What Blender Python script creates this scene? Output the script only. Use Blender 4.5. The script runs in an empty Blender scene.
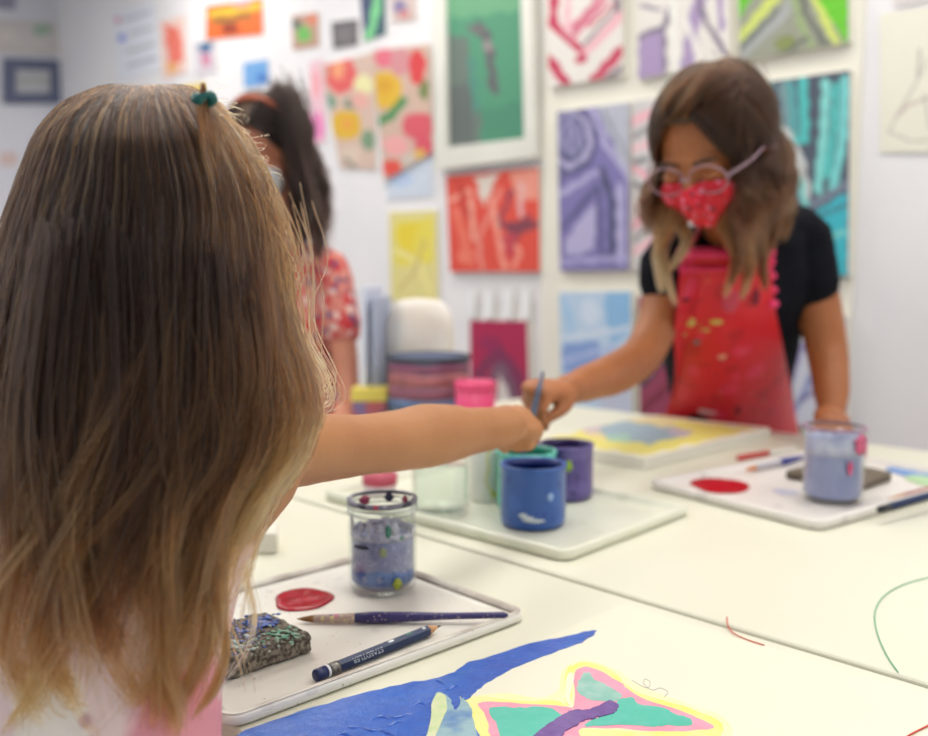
import bpy, bmesh, math, random
import numpy as np
from mathutils import Vector, Matrix
from mathutils.bvhtree import BVHTree
random.seed(7); rng = np.random.default_rng(11)
PI = math.pi
col = bpy.context.scene.collection

# ------------------------------------------------------------------ camera frame
FPX = 930.0; PITCH = math.radians(6.0); CZ = 1.058; TZ = 0.74
CAM = Vector((0, 0, CZ))
FW = Vector((0, math.cos(PITCH), -math.sin(PITCH))); UP = Vector((0, math.sin(PITCH), math.cos(PITCH))); RT = Vector((1, 0, 0))
def ray(px, py): return FW + RT * ((px - 464) / FPX) + UP * ((368 - py) / FPX)
def U(px, py, d):
    r = ray(px, py); return CAM + r * (d / r.y)
def on_z(px, py, z=TZ):
    r = ray(px, py); return CAM + r * ((z - CZ) / r.z)
def proj(p):
    v = Vector(p) - CAM; f = v.dot(FW); return 464 + FPX * v.dot(RT) / f, 368 - FPX * v.dot(UP) / f
S = math.sqrt(.5)
def W(a, b, z): return Vector(((b - a) * S, (a + b) * S, z))
D1 = Vector((-S, S, 0)); D2 = Vector((S, S, 0))
BW = 3.35 * S                                   # the picture wall, distance along D2
AK = 8.3 * S                                    # the far left wall, distance along D1
def on_wall(px, py, b=BW):
    r = ray(px, py); n = D2; t = (b - CAM.dot(n)) / r.dot(n); return CAM + r * t
def on_left(px, py, a=AK):
    r = ray(px, py); t = (a - CAM.dot(D1)) / r.dot(D1); return CAM + r * t

def lin(v): v = v / 255.0; return v / 12.92 if v <= .04045 else ((v + .055) / 1.055) ** 2.4
def rgb(r, g, b): return (lin(r), lin(g), lin(b))

# ------------------------------------------------------------------ materials
MATS = {}
def mat(name, c1, c2=None, rough=.5, scale=20, bump=0, bscale=None, spec=.5, trans=0, sss=0, coat=0, metal=0, ior=1.45, ramp=(.35, .65), detail=4):
    if name in MATS: return MATS[name]
    m = bpy.data.materials.new(name); m.use_nodes = True; nt = m.node_tree; b = nt.nodes['Principled BSDF']
    c2 = c2 or tuple(x * .93 for x in c1)
    tc = nt.nodes.new('ShaderNodeTexCoord')
    n = nt.nodes.new('ShaderNodeTexNoise'); n.inputs['Scale'].default_value = scale; n.inputs['Detail'].default_value = detail
    r = nt.nodes.new('ShaderNodeValToRGB'); r.color_ramp.elements[0].position = ramp[0]; r.color_ramp.elements[1].position = ramp[1]
    r.color_ramp.elements[0].color = (*c1, 1); r.color_ramp.elements[1].color = (*c2, 1)
    nt.links.new(tc.outputs['Object'], n.inputs['Vector']); nt.links.new(n.outputs['Fac'], r.inputs['Fac']); nt.links.new(r.outputs['Color'], b.inputs['Base Color'])
    b.inputs['Roughness'].default_value = rough; b.inputs['Specular IOR Level'].default_value = spec; b.inputs['IOR'].default_value = ior
    b.inputs['Transmission Weight'].default_value = trans; b.inputs['Metallic'].default_value = metal; b.inputs['Coat Weight'].default_value = coat
    if sss:
        b.inputs['Subsurface Weight'].default_value = sss; b.inputs['Subsurface Radius'].default_value = (1, .35, .2); b.inputs['Subsurface Scale'].default_value = .008
    if bump:
        bn = nt.nodes.new('ShaderNodeTexNoise'); bn.inputs['Scale'].default_value = bscale or scale; bn.inputs['Detail'].default_value = 5
        bp = nt.nodes.new('ShaderNodeBump'); bp.inputs['Strength'].default_value = bump; bp.inputs['Distance'].default_value = .002
        nt.links.new(tc.outputs['Object'], bn.inputs['Vector']); nt.links.new(bn.outputs['Fac'], bp.inputs['Height']); nt.links.new(bp.outputs['Normal'], b.inputs['Normal'])
    MATS[name] = m; return m
def spots(name, base, cols, scale=60, rough=.6, thr=.32, rnd=1.0, coat=0, bump=0):
    """base colour sprinkled with voronoi spots of several colours (prints, paint specks)"""
    m = bpy.data.materials.new(name); m.use_nodes = True; nt = m.node_tree; b = nt.nodes['Principled BSDF']
    tc = nt.nodes.new('ShaderNodeTexCoord'); prev = None
    rgbn = nt.nodes.new('ShaderNodeRGB'); rgbn.outputs[0].default_value = (*base, 1); prev = rgbn.outputs[0]
    for i, (c, sc, th) in enumerate(cols):
        mp = nt.nodes.new('ShaderNodeMapping'); mp.inputs['Location'].default_value = (i * 3.1, i * 1.7, i * .9)
        wn = nt.nodes.new('ShaderNodeTexNoise'); wn.inputs['Scale'].default_value = sc * 1.3
        ad = nt.nodes.new('ShaderNodeVectorMath'); ad.operation = 'MULTIPLY_ADD'; ad.inputs[1].default_value = (.6 / sc,) * 3
        v = nt.nodes.new('ShaderNodeTexVoronoi'); v.inputs['Scale'].default_value = sc; v.inputs['Randomness'].default_value = rnd
        r = nt.nodes.new('ShaderNodeValToRGB'); r.color_ramp.elements[0].position = th; r.color_ramp.elements[0].color = (1, 1, 1, 1)
        r.color_ramp.elements[1].position = th + .06; r.color_ramp.elements[1].color = (0, 0, 0, 1)
        mx = nt.nodes.new('ShaderNodeMix'); mx.data_type = 'RGBA'
        nt.links.new(tc.outputs['Object'], mp.inputs['Vector']); nt.links.new(mp.outputs[0], wn.inputs['Vector'])
        nt.links.new(wn.outputs['Color'], ad.inputs[0]); nt.links.new(mp.outputs[0], ad.inputs[2]); nt.links.new(ad.outputs[0], v.inputs['Vector'])
        nt.links.new(v.outputs['Distance'], r.inputs['Fac']); nt.links.new(r.outputs['Color'], mx.inputs['Factor'])
        nt.links.new(prev, mx.inputs['A']); mx.inputs['B'].default_value = (*c, 1); prev = mx.outputs['Result']
    nt.links.new(prev, b.inputs['Base Color']); b.inputs['Roughness'].default_value = rough; b.inputs['Coat Weight'].default_value = coat
    if bump:
        bn = nt.nodes.new('ShaderNodeTexNoise'); bn.inputs['Scale'].default_value = 40
        bp = nt.nodes.new('ShaderNodeBump'); bp.inputs['Strength'].default_value = bump; bp.inputs['Distance'].default_value = .004
        nt.links.new(tc.outputs['Object'], bn.inputs['Vector']); nt.links.new(bn.outputs['Fac'], bp.inputs['Height']); nt.links.new(bp.outputs['Normal'], b.inputs['Normal'])
    return m
def attr_mat(name='painted_surface', rough=.55, bump=.25, coat=0):
    if name in MATS: return MATS[name]
    m = bpy.data.materials.new(name); m.use_nodes = True; nt = m.node_tree; b = nt.nodes['Principled BSDF']
    a = nt.nodes.new('ShaderNodeAttribute'); a.attribute_name = 'paint'; nt.links.new(a.outputs['Color'], b.inputs['Base Color'])
    b.inputs['Roughness'].default_value = rough; b.inputs['Coat Weight'].default_value = coat
    tc = nt.nodes.new('ShaderNodeTexCoord'); n = nt.nodes.new('ShaderNodeTexNoise'); n.inputs['Scale'].default_value = 90
    bp = nt.nodes.new('ShaderNodeBump'); bp.inputs['Strength'].default_value = bump; bp.inputs['Distance'].default_value = .001
    nt.links.new(tc.outputs['Object'], n.inputs['Vector']); nt.links.new(n.outputs['Fac'], bp.inputs['Height']); nt.links.new(bp.outputs['Normal'], b.inputs['Normal'])
    MATS[name] = m; return m
def hair_mat(name, ramp, rough=.32):
    m = bpy.data.materials.new(name); m.use_nodes = True; nt = m.node_tree
    for n in list(nt.nodes):
        if n.type != 'OUTPUT_MATERIAL': nt.nodes.remove(n)
    out = [n for n in nt.nodes if n.type == 'OUTPUT_MATERIAL'][0]
    h = nt.nodes.new('ShaderNodeBsdfHairPrincipled'); h.parametrization = 'COLOR'
    a = nt.nodes.new('ShaderNodeAttribute'); a.attribute_name = 'tone'
    r = nt.nodes.new('ShaderNodeValToRGB')
    els = r.color_ramp.elements
    for i, (p, c) in enumerate(ramp):
        e = els[i] if i < 2 else els.new(p)
        e.position = p; e.color = (*c, 1)
    nt.links.new(a.outputs['Fac'], r.inputs['Fac']); nt.links.new(r.outputs['Color'], h.inputs['Color'])
    h.inputs['IOR'].default_value = 1.38; h.inputs['Roughness'].default_value = rough; h.inputs['Radial Roughness'].default_value = .4
    nt.links.new(h.outputs[0], out.inputs['Surface'])
    return m

def thin_glass(name, tint, fac=.06):
    m = bpy.data.materials.new(name); m.use_nodes = True; nt = m.node_tree; nt.nodes.clear()
    o = nt.nodes.new('ShaderNodeOutputMaterial'); mx = nt.nodes.new('ShaderNodeMixShader'); t = nt.nodes.new('ShaderNodeBsdfTransparent'); g = nt.nodes.new('ShaderNodeBsdfGlossy'); lw = nt.nodes.new('ShaderNodeMapRange'); lwn = nt.nodes.new('ShaderNodeLayerWeight'); pw_ = nt.nodes.new('ShaderNodeMath'); pw_.operation = 'POWER'; pw_.inputs[1].default_value = 4; nt.links.new(lwn.outputs['Facing'], pw_.inputs[0]); nt.links.new(pw_.outputs[0], lw.inputs['Value'])
    lwn.inputs['Blend'].default_value = .5; lw.inputs['To Min'].default_value = .035; lw.inputs['To Max'].default_value = .7
    n = nt.nodes.new('ShaderNodeTexNoise'); n.inputs['Scale'].default_value = 30; bp = nt.nodes.new('ShaderNodeBump'); bp.inputs['Strength'].default_value = .05; nt.links.new(n.outputs['Fac'], bp.inputs['Height']); nt.links.new(bp.outputs[0], g.inputs['Normal'])
    t.inputs['Color'].default_value = (*tint, 1); g.inputs['Roughness'].default_value = .05
    nt.links.new(lw.outputs[0], mx.inputs[0]); nt.links.new(t.outputs[0], mx.inputs[1]); nt.links.new(g.outputs[0], mx.inputs[2]); nt.links.new(mx.outputs[0], o.inputs['Surface']); return m
WHITE = mat('white_plastic', rgb(226, 224, 215), rgb(219, 217, 208), .35, 6)
TABLE = mat('cream_table_laminate', rgb(223, 221, 203), rgb(219, 217, 198), .42, 3)
TRAYM = mat('stained_white_tray', rgb(226, 222, 212), rgb(212, 207, 198), .33, 9, bump=.05)
SKIN1 = mat('warm_skin', rgb(178, 122, 78), rgb(169, 113, 70), .5, 14, sss=.15, bump=.08, bscale=300)
SKIN2 = mat('tan_skin', rgb(168, 104, 62), rgb(157, 95, 56), .5, 14, sss=.2, bump=.06, bscale=300)
METAL = mat('brushed_metal', rgb(200, 200, 198), rgb(170, 170, 168), .3, 60, metal=1)
DARKM = mat('dark_grey_metal', rgb(90, 90, 95), rgb(80, 80, 85), .4, 20, metal=.6)

# ------------------------------------------------------------------ mesh helpers
def mesh(name, verts, faces, m, smooth=True):
    me = bpy.data.meshes.new(name); me.from_pydata([tuple(v) for v in verts], [], faces); me.update()
    if smooth: me.polygons.foreach_set('use_smooth', [True] * len(me.polygons))
    if m: me.materials.append(m)
    return me
def obj(name, me, parent=None):
    o = bpy.data.objects.new(name, me); col.objects.link(o)
    if parent is not None:
        o.parent = parent; o.matrix_parent_inverse = parent.matrix_world.inverted()
    return o
def tag(o, label=None, cat=None, group=None, kind=None):
    if label: o['label'] = label
    if cat: o['category'] = cat
    if group: o['group'] = group
    if kind: o['kind'] = kind
    return o
def thing(name, label, cat, loc, group=None):
    o = bpy.data.objects.new(name, None); col.objects.link(o); o.location = loc; o.empty_display_size = .05
    o.matrix_world = Matrix.Translation(Vector(loc))
    return tag(o, label, cat, group)
class MB:
    def __init__(s): s.v = []; s.f = []
    def add(s, v, f):
        b = len(s.v); s.v += [Vector(x) for x in v]; s.f += [tuple(b + i for i in q) for q in f]; return s
    def loft(s, rings, cap=True):
        n = len(rings[0]); v = [p for r in rings for p in r]; f = []
        for i in range(len(rings) - 1):
            for j in range(n):
                k = (j + 1) % n; f.append((i * n + j, i * n + k, (i + 1) * n + k, (i + 1) * n + j))
        if cap: f.append(tuple(range(n))[::-1]); f.append(tuple((len(rings) - 1) * n + j for j in range(n)))
        return s.add(v, f)
    def box(s, o, ax, ay, az):
        o, ax, ay, az = map(Vector, (o, ax, ay, az))
        v = [o, o + ax, o + ax + ay, o + ay]; v += [p + az for p in v]
        return s.add(v, [(3, 2, 1, 0), (4, 5, 6, 7), (0, 1, 5, 4), (1, 2, 6, 5), (2, 3, 7, 6), (3, 0, 4, 7)])
    def lathe(s, prof, c, n=40, cap=False, axis=None):
        c = Vector(c); ax = Vector(axis).normalized() if axis is not None else Vector((0, 0, 1))
        a = ax.orthogonal().normalized(); b = ax.cross(a)
        rings = [[c + ax * z + (a * math.cos(2 * PI * j / n) + b * math.sin(2 * PI * j / n)) * r for j in range(n)] for r, z in prof]
        return s.loft(rings, cap)
    def tube(s, pts, rad, sides=16, flat=1.0, flat_axis=None, sub=0, ends=True):
        pts = [Vector(p) for p in pts]; rad = list(rad) if hasattr(rad, '__len__') else [rad] * len(pts)
        if sub: pts, rad = cat(pts, rad, sub)
        P, R = list(pts), list(rad)
        if ends:                                   # rounded ends
            d0 = (pts[0] - pts[1]).normalized(); d1 = (pts[-1] - pts[-2]).normalized()
            P = [pts[0] + d0 * R[0] * math.sin(a) for a in (1.45, 1.1, .6)] + P + [pts[-1] + d1 * R[-1] * math.sin(a) for a in (.6, 1.1, 1.45)]
            R = [rad[0] * math.cos(a) for a in (1.45, 1.1, .6)] + R + [rad[-1] * math.cos(a) for a in (.6, 1.1, 1.45)]
        rings = []; t = (P[1] - P[0]).normalized()
        u = Vector(flat_axis) if flat_axis is not None else t.orthogonal()
        for i, p in enumerate(P):
            t = (P[min(i + 1, len(P) - 1)] - P[max(i - 1, 0)]).normalized()
            u = (u - t * u.dot(t)).normalized(); w = t.cross(u)
            rings.append([p + (u * math.cos(2 * PI * j / sides) * flat + w * math.sin(2 * PI * j / sides)) * R[i] for j in range(sides)])
        return s.loft(rings)
    def ell(s, c, rx, ry, rz, ax=(1, 0, 0), ay=(0, 1, 0), az=(0, 0, 1), n=20, m=14):
        c, ax, ay, az = map(Vector, (c, ax, ay, az)); rings = []
        for i in range(m + 1):
            ph = -PI / 2 + .02 + (PI - .04) * i / m
            rings.append([c + az * rz * math.sin(ph) + (ax * rx * math.cos(2 * PI * j / n) + ay * ry * math.sin(2 * PI * j / n)) * math.cos(ph) for j in range(n)])
        return s.loft(rings)
    def me(s, name, m, smooth=True):
        me = mesh(name, s.v, s.f, m, smooth); b = bmesh.new(); b.from_mesh(me)
        bmesh.ops.recalc_face_normals(b, faces=b.faces); b.to_mesh(me); b.free(); return me
    def build(s, name, m, parent=None, smooth=True, bevel=0, sub=0):
        o = obj(name, s.me(name, m, smooth), parent)
        if bevel:
            b = o.modifiers.new('b', 'BEVEL'); b.width = bevel; b.segments = 3; b.limit_method = 'ANGLE'; b.angle_limit = .6
        if sub:
            b = o.modifiers.new('s', 'SUBSURF'); b.levels = b.render_levels = sub
        if smooth and not sub:
            e = o.modifiers.new('w', 'WEIGHTED_NORMAL') if bevel else None
        return o
def cat(pts, rad, sub):
    P, R = [], []
    n = len(pts)
    for i in range(n - 1):
        p0, p1, p2, p3 = pts[max(i - 1, 0)], pts[i], pts[i + 1], pts[min(i + 2, n - 1)]
        for k in range(sub):
            t = k / sub
            P.append(.5 * ((2 * p1) + (p2 - p0) * t + (2 * p0 - 5 * p1 + 4 * p2 - p3) * t * t + (3 * p1 - p0 - 3 * p2 + p3) * t ** 3))
            s_ = t * t * (3 - 2 * t); R.append(rad[i] * (1 - s_) + rad[i + 1] * s_)
    P.append(pts[-1]); R.append(rad[-1]); return P, R
def fuse(name, mb, voxel, m, parent=None, smooth=8):
    """one continuous surface out of overlapping closed shells"""
    me = mb.me('tmp', None); o = bpy.data.objects.new('tmp', me); col.objects.link(o)
    r = o.modifiers.new('r', 'REMESH'); r.mode = 'VOXEL'; r.voxel_size = voxel; r.use_smooth_shade = True
    if smooth:
        s_ = o.modifiers.new('s', 'SMOOTH'); s_.factor = .5; s_.iterations = smooth
    dg = bpy.context.evaluated_depsgraph_get(); dg.update()
    new = bpy.data.meshes.new_from_object(o.evaluated_get(dg)); new.name = name
    bpy.data.objects.remove(o); new.materials.clear(); new.materials.append(m)
    new.polygons.foreach_set('use_smooth', [True] * len(new.polygons))
    return obj(name, new, parent)
def bvh_of(*obs):
    vs, fs = [], []
    for o in obs:
        b = len(vs); vs += [v.co.copy() for v in o.data.vertices]; fs += [tuple(b + i for i in p.vertices) for p in o.data.polygons]
    return BVHTree.FromPolygons(vs, fs)
def abox(name, a0, a1, b0, b1, z0, z1, m, parent=None, bevel=0):
    mb = MB().box(W(a0, b0, z0), D1 * (a1 - a0), D2 * (b1 - b0), (0, 0, z1 - z0))
    mb.f = [tuple(reversed(f)) for f in mb.f]
    return mb.build(name, m, parent, False, bevel)

# ------------------------------------------------------------------ paint layers: strokes and shapes, evaluated on a grid
def seg_d(x, y, a, b):
    ax, ay = a; bx, by = b; dx, dy = bx - ax, by - ay; L = dx * dx + dy * dy + 1e-9
    t = np.clip(((x - ax) * dx + (y - ay) * dy) / L, 0, 1); return np.hypot(x - ax - t * dx, y - ay - t * dy)
def inpoly(x, y, P):
    ins = np.zeros(x.shape, bool); n = len(P)
    for i in range(n):
        x1, y1 = P[i]; x2, y2 = P[(i + 1) % n]
        if y1 == y2: continue
        c = ((y1 > y) != (y2 > y)) & (x < (x2 - x1) * (y - y1) / (y2 - y1) + x1); ins ^= c
    return ins
def paint(X, Y, base, items, wob=1.2, soft=1.0):
    C = np.empty(X.shape + (3,)); C[:] = rgb(*base)
    x = X + wob * np.sin(Y * .31 + 1) * np.cos(X * .23); y = Y + wob * np.sin(X * .27 + 2) * np.cos(Y * .19)
    for it in items:
        if it[0] == 'l':
            d = np.full(X.shape, 1e9)
            for a, b in zip(it[1][:-1], it[1][1:]): d = np.minimum(d, seg_d(x, y, a, b))
            al = np.clip((it[2] / 2 - d) / soft + .5, 0, 1); c = it[3]
        elif it[0] == 'p': al = inpoly(x, y, it[1]).astype(float); c = it[2]
        else:
            ry = it[5] if len(it) > 5 else it[3]
            d = np.hypot((x - it[1]) / it[3], (y - it[2]) / ry); al = np.clip((1 - d) * it[3] / soft + .5, 0, 1); c = it[4]
        C = C * (1 - al[..., None]) + np.array(rgb(*c)) * al[..., None]
    streak = 1 + .05 * np.sin(X * 1.7 + Y * .4) * np.sin(Y * .9 - X * .3)
    return np.clip(C * streak[..., None], 0, 1)
def painted_slab(name, corners, n_back, thick, base, items, parent=None, res=(40, 64), edge=(226, 222, 210), wob=1.2, soft=1.5, label=None, cat_=None, group=None, rough=.55):
    """flat support of real thickness with a painted face; corners TL TR BR BL in world space"""
    TL, TR, BR, BL = corners; nu, nv = res; V = []; X = np.zeros((nv + 1, nu + 1)); Y = X.copy()
    for j in range(nv + 1):
        for i in range(nu + 1):
            u, v = i / nu, j / nv
            p = TL * (1 - u) * (1 - v) + TR * u * (1 - v) + BR * u * v + BL * (1 - u) * v
            V.append(p); X[j, i], Y[j, i] = proj(p)
    C = paint(X, Y, base, items, wob, soft).reshape(-1, 3)
    F = [(j * (nu + 1) + i, (j + 1) * (nu + 1) + i, (j + 1) * (nu + 1) + i + 1, j * (nu + 1) + i + 1) for j in range(nv) for i in range(nu)]
    k = len(V); q = [TL, TR, BR, BL]; V += q + [p + n_back * thick for p in q]
    F += [(k + 4, k + 5, k + 6, k + 7)] + [(k + a, k + b, k + 4 + b, k + 4 + a) for a, b in ((0, 1), (1, 2), (2, 3), (3, 0))]
    me = mesh(name, V, F, attr_mat('painted_surface', rough), False)
    at = me.color_attributes.new('paint', 'FLOAT_COLOR', 'POINT'); arr = np.ones((len(V), 4)); arr[:k, :3] = C; arr[k:, :3] = rgb(*edge)
    at.data.foreach_set('color', arr.ravel().tolist())
    o = obj(name, me, parent)
    if label: tag(o, label, cat_, group)
    return o

# ------------------------------------------------------------------ hair
def hair_obj(name, st, r0, r1, tones, m, parent):
    """st: (N,K,3) array of strand points"""
    N, K, _ = st.shape
    cu = bpy.data.hair_curves.new(name); cu.add_curves([K] * N)
    cu.attributes['position'].data.foreach_set('vector', st.astype(np.float32).ravel())
    ra = cu.attributes.get('radius') or cu.attributes.new('radius', 'FLOAT', 'POINT')
    t = np.linspace(0, 1, K); rr = (r0 * (1 - t ** 3) + r1 * t ** 3)[None, :] * np.ones((N, 1))
    ra.data.foreach_set('value', rr.astype(np.float32).ravel())
    ta = cu.attributes.new('tone', 'FLOAT', 'POINT'); ta.data.foreach_set('value', np.clip(tones, 0, 1).astype(np.float32).ravel())
    cu.materials.append(m); return obj(name, cu, parent)
def head_frame(fwd):
    f = Vector(fwd).normalized(); r = f.cross(Vector((0, 0, 1))).normalized(); u = r.cross(f).normalized(); return r, f, u
def head_shells(mb, c, fr, s):
    r, f, u = fr; L = lambda x, y, z: c + (r * x + f * y + u * z) * s
    e = lambda x, y, z, a, b, d: mb.ell(L(x, y, z), a * s, b * s, d * s, r, f, u)
    e(0, -.12, .27, .69, .86, .73); e(0, .2, -.22, .56, .6, .68); e(0, .42, -.62, .3, .32, .24)       # skull, face, chin
    e(0, .62, .2, .42, .17, .14)                                                                       # brow
    for q in (-1, 1):
        e(q * .34, .55, -.28, .22, .2, .24)                                                            # cheeks
        e(q * .7, -.02, -.08, .07, .17, .26)                                                           # ears
        e(q * .27, .66, .02, .15, .12, .08)
    mb.tube([L(0, .74, .1), L(0, .86, -.08), L(0, .95, -.22)], [.07 * s, .085 * s, .12 * s], 12)        # nose
    for q in (-1, 1): e(q * .1, .84, -.25, .075, .09, .07)
    e(0, .76, -.46, .2, .1, .05); e(0, .74, -.54, .17, .1, .06)                                        # lips
    return L
def eyes(L, fr, s, parent, lids=None):
    wm = mat('eye_white', rgb(235, 232, 228), None, .2); im = mat('brown_iris', rgb(80, 50, 35), None, .2); bm_ = mat('dark_eyebrow', rgb(70, 48, 36), None, .8)
    for q in (-1, 1):
        e = MB().ell(L(q * .27, .72, .03), .095 * s, .085 * s, .04 * s, *fr).build('eye', wm, parent)
        MB().ell(L(q * .27, .785, .005), .045 * s, .03 * s, .036 * s, *fr).build('iris', im, e)
        if lids: MB().ell(L(q * .27, .742, .03), .115 * s, .09 * s, .052 * s, *fr).build('eyelid', lids, parent)
        MB().tube([L(q * .12, .8, .2), L(q * .28, .8, .25), L(q * .43, .7, .2)], [.022 * s, .028 * s, .012 * s], 8, sub=3).build('eyebrow', bm_, parent)
    MB().tube([L(-.17, .8, -.5), L(0, .865, -.505), L(.17, .8, -.5)], [.02 * s, .03 * s, .02 * s], 8, sub=3).build('lips', mat('lip_colour', rgb(190, 105, 95), None, .4), parent)
def hand_shells(mb, w, d, n, side, size, curls, spread=.06, thumb=None, thick=1.0):
    """w wrist, d direction of palm, n palm normal (the side fingers curl to), side +1 if the thumb lies along d x n"""
    d = Vector(d).normalized(); n = Vector(n); n = (n - d * n.dot(d)).normalized(); l = d.cross(n) * side
    pl = .5 * size; pw = .2 * size
    mb.tube([w - d * .12 * size, w + d * .05 * size, w + d * .28 * size, w + d * pl * .9], [.125 * size, .14 * size, .2 * size, .2 * size], 18, .5, n, sub=3)
    base = [.145, .048, -.05, -.14]; ln = [.42, .47, .43, .33]; R = [.052, .054, .051, .045]
    tips = []
    for i in range(4):
        p = w + d * pl * (.93 - (.06 if i == 3 else 0)) + l * base[i] * size; a = 0; pts = [p - d * .12 * size, p]; rad = [R[i] * size * thick * 1.05] * 2
        dd = (d + l * (base[i] * spread * 4)).normalized()
        for k, (fr_, c_) in enumerate(zip((.46, .3, .24), curls[i])):
            a += math.radians(c_); v = dd * math.cos(a) + n * math.sin(a); p = p + v * ln[i] * size * fr_; pts.append(p); rad.append(R[i] * size * thick * (1 - .09 * (k + 1)))
        mb.tube(pts, rad, 12, sub=2); tips.append((pts[-1], (pts[-1] - pts[-2]).normalized()))
    tp = [w + d * .08 * size + l * .08 * size] + ([w + d * (x * size) + l * (y * size) + n * (z * size) for x, y, z in (thumb or [(.26, .2, .1), (.42, .25, .2), (.53, .22, .27)])])
    mb.tube(tp, [.07 * size, .068 * size, .058 * size, .05 * size], 12, sub=3); tips.append((tp[-1], (tp[-1] - tp[-2]).normalized()))
    return tips
def push_out(st, bv, margin):
    for i in range(st.shape[0]):
        for k in range(2, st.shape[1]):
            p = Vector(st[i, k]); loc, nor, idx, dist = bv.find_nearest(p)
            if loc is None: continue
            s_ = (p - loc).dot(nor)
            if s_ < margin and dist < .12: st[i, k] = loc + nor * margin
def part_strands(c, fr, s, n, fall, K=18, infl=(1.06, 1.2), curl=.006, cf=14, drift=(0, 0), front=.85, amin=58, amax=175, clump=26, spreadw=.012, seed=1):
    """long parted hair: from the parting over the skull, then falling"""
    g = np.random.default_rng(seed); r, f, u = [np.array(v) for v in fr]; c = np.array(c); sk = c + u * .27 * s - f * .12 * s; out = np.zeros((n, K, 3)); tone = np.zeros((n, K))
    cl = g.random((clump * 2, 6))
    for i in range(n):
        j = g.integers(0, clump * 2); q = 1 if j % 2 else -1
        h = np.clip(cl[j, 0] + g.normal() * .03, 0, 1); a = math.radians(amin + (amax - amin) * h)
        d0 = np.array([0.02 * q, front - (front + .9) * h + g.normal() * .05, 1.0]); d0 /= np.linalg.norm(d0)
        d1 = np.array([q * math.sin(a), math.cos(a), -.35]); d1 /= np.linalg.norm(d1)
        sc = infl[0] + (infl[1] - infl[0]) * g.random() ** 1.5; L_ = fall[0] + (fall[1] - fall[0]) * (.35 * g.random() + .65 * cl[j, 1])
        om = math.acos(np.clip(d0 @ d1, -1, 1)); ks = K // 3; ph = cl[j, 2] * 6.28; ph2 = cl[j, 3] * 6.28
        off = g.normal(size=3) * spreadw; p1 = None
        for k in range(K):
            if k <= ks:
                t = k / ks; d = (math.sin((1 - t) * om) * d0 + math.sin(t * om) * d1) / math.sin(om)
                p = sk + (r * d[0] * .69 + f * d[1] * .86 + u * d[2] * .73) * s * (sc if t > .1 else 1.02); p1 = p
            else:
                t = (k - ks) / (K - 1 - ks)
                o_ = p1 - sk; o_[2] = 0; o_ /= (np.linalg.norm(o_) + 1e-6)
                p = p1 + np.array([0, 0, -L_ * t]) + o_ * .022 * math.sin(t * 2.2) + off * t * (1 - .3 * t) + np.array([drift[0], drift[1], 0]) * t
                am = curl * min(1, t * 1.6); p = p + np.array([math.sin(ph + cf * t), math.cos(ph2 + cf * 1.1 * t), 0]) * am
            out[i, k] = p; tone[i, k] = .25 + .45 * (k / K) ** 1.6 * cl[j, 4] + .25 * (cl[j, 5] - .5) + g.normal() * .06
    return out, tone
#BODY#
# ================================================================== THE ROOM
AMIN, AMAX, BMIN = -2.6, AK, -1.2
fl = abox('floor', AMIN, AMAX + .1, BMIN, BW + .1, -.1, 0, mat('floor_vinyl', rgb(188, 184, 178), rgb(176, 172, 166), .5, 5)); fl['kind'] = 'structure'
ce = abox('ceiling', AMIN, AMAX + .1, BMIN, BW + .1, 2.7, 2.8, mat('ceiling_white', rgb(236, 235, 232), None, .8, 8)); ce['kind'] = 'structure'
wb = abox('wall_back', AMIN, AMAX + .1, BW, BW + .1, 0, 2.7, mat('wall_lilac_white', rgb(237, 234, 236), rgb(233, 230, 233), .7, 4)); wb['kind'] = 'structure'
wl = abox('wall_left', AK, AK + .1, BMIN, BW, 0, 2.7, mat('wall_left_paint', rgb(222, 222, 230), rgb(217, 218, 227), .7, 4)); wl['kind'] = 'structure'
bb = abox('baseboard_back', AMIN, AMAX, BW - .015, BW, 0, .1, WHITE); bb['kind'] = 'structure'
bl = abox('baseboard_left', AK - .015, AK, BMIN, BW - .015, 0, .1, WHITE); bl['kind'] = 'structure'
# ceiling light panels
lm = bpy.data.materials.new('light_diffuser'); lm.use_nodes = True; b_ = lm.node_tree.nodes['Principled BSDF']
b_.inputs['Emission Color'].default_value = (1, .97, .92, 1); b_.inputs['Emission Strength'].default_value = 9.8; b_.inputs['Base Color'].default_value = (.9, .9, .9, 1)
k = 0
for a, b in ((-.9, .55), (.7, .55), (2.3, .55), (3.9, .55), (-.9, 1.75), (.7, 1.75), (2.3, 1.75), (3.9, 1.75)):
    t = thing('ceiling_light', 'square white ceiling light panel above the tables', 'light', W(a, b, 2.7), 'ceiling light panels')
    fm = MB()
    for (x0, x1, y0, y1) in ((-.33, .33, -.33, -.3), (-.33, .33, .3, .33), (-.33, -.3, -.3, .3), (.3, .33, -.3, .3)):
        fm.box(W(a + x0, b + y0, 2.67), D1 * (x1 - x0), D2 * (y1 - y0), (0, 0, .03))
    fm.build('frame', WHITE, t, False)
    MB().box(W(a - .3, b - .3, 2.68), D1 * .6, D2 * .6, (0, 0, .02)).build('diffuser', lm, t, False)

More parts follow.
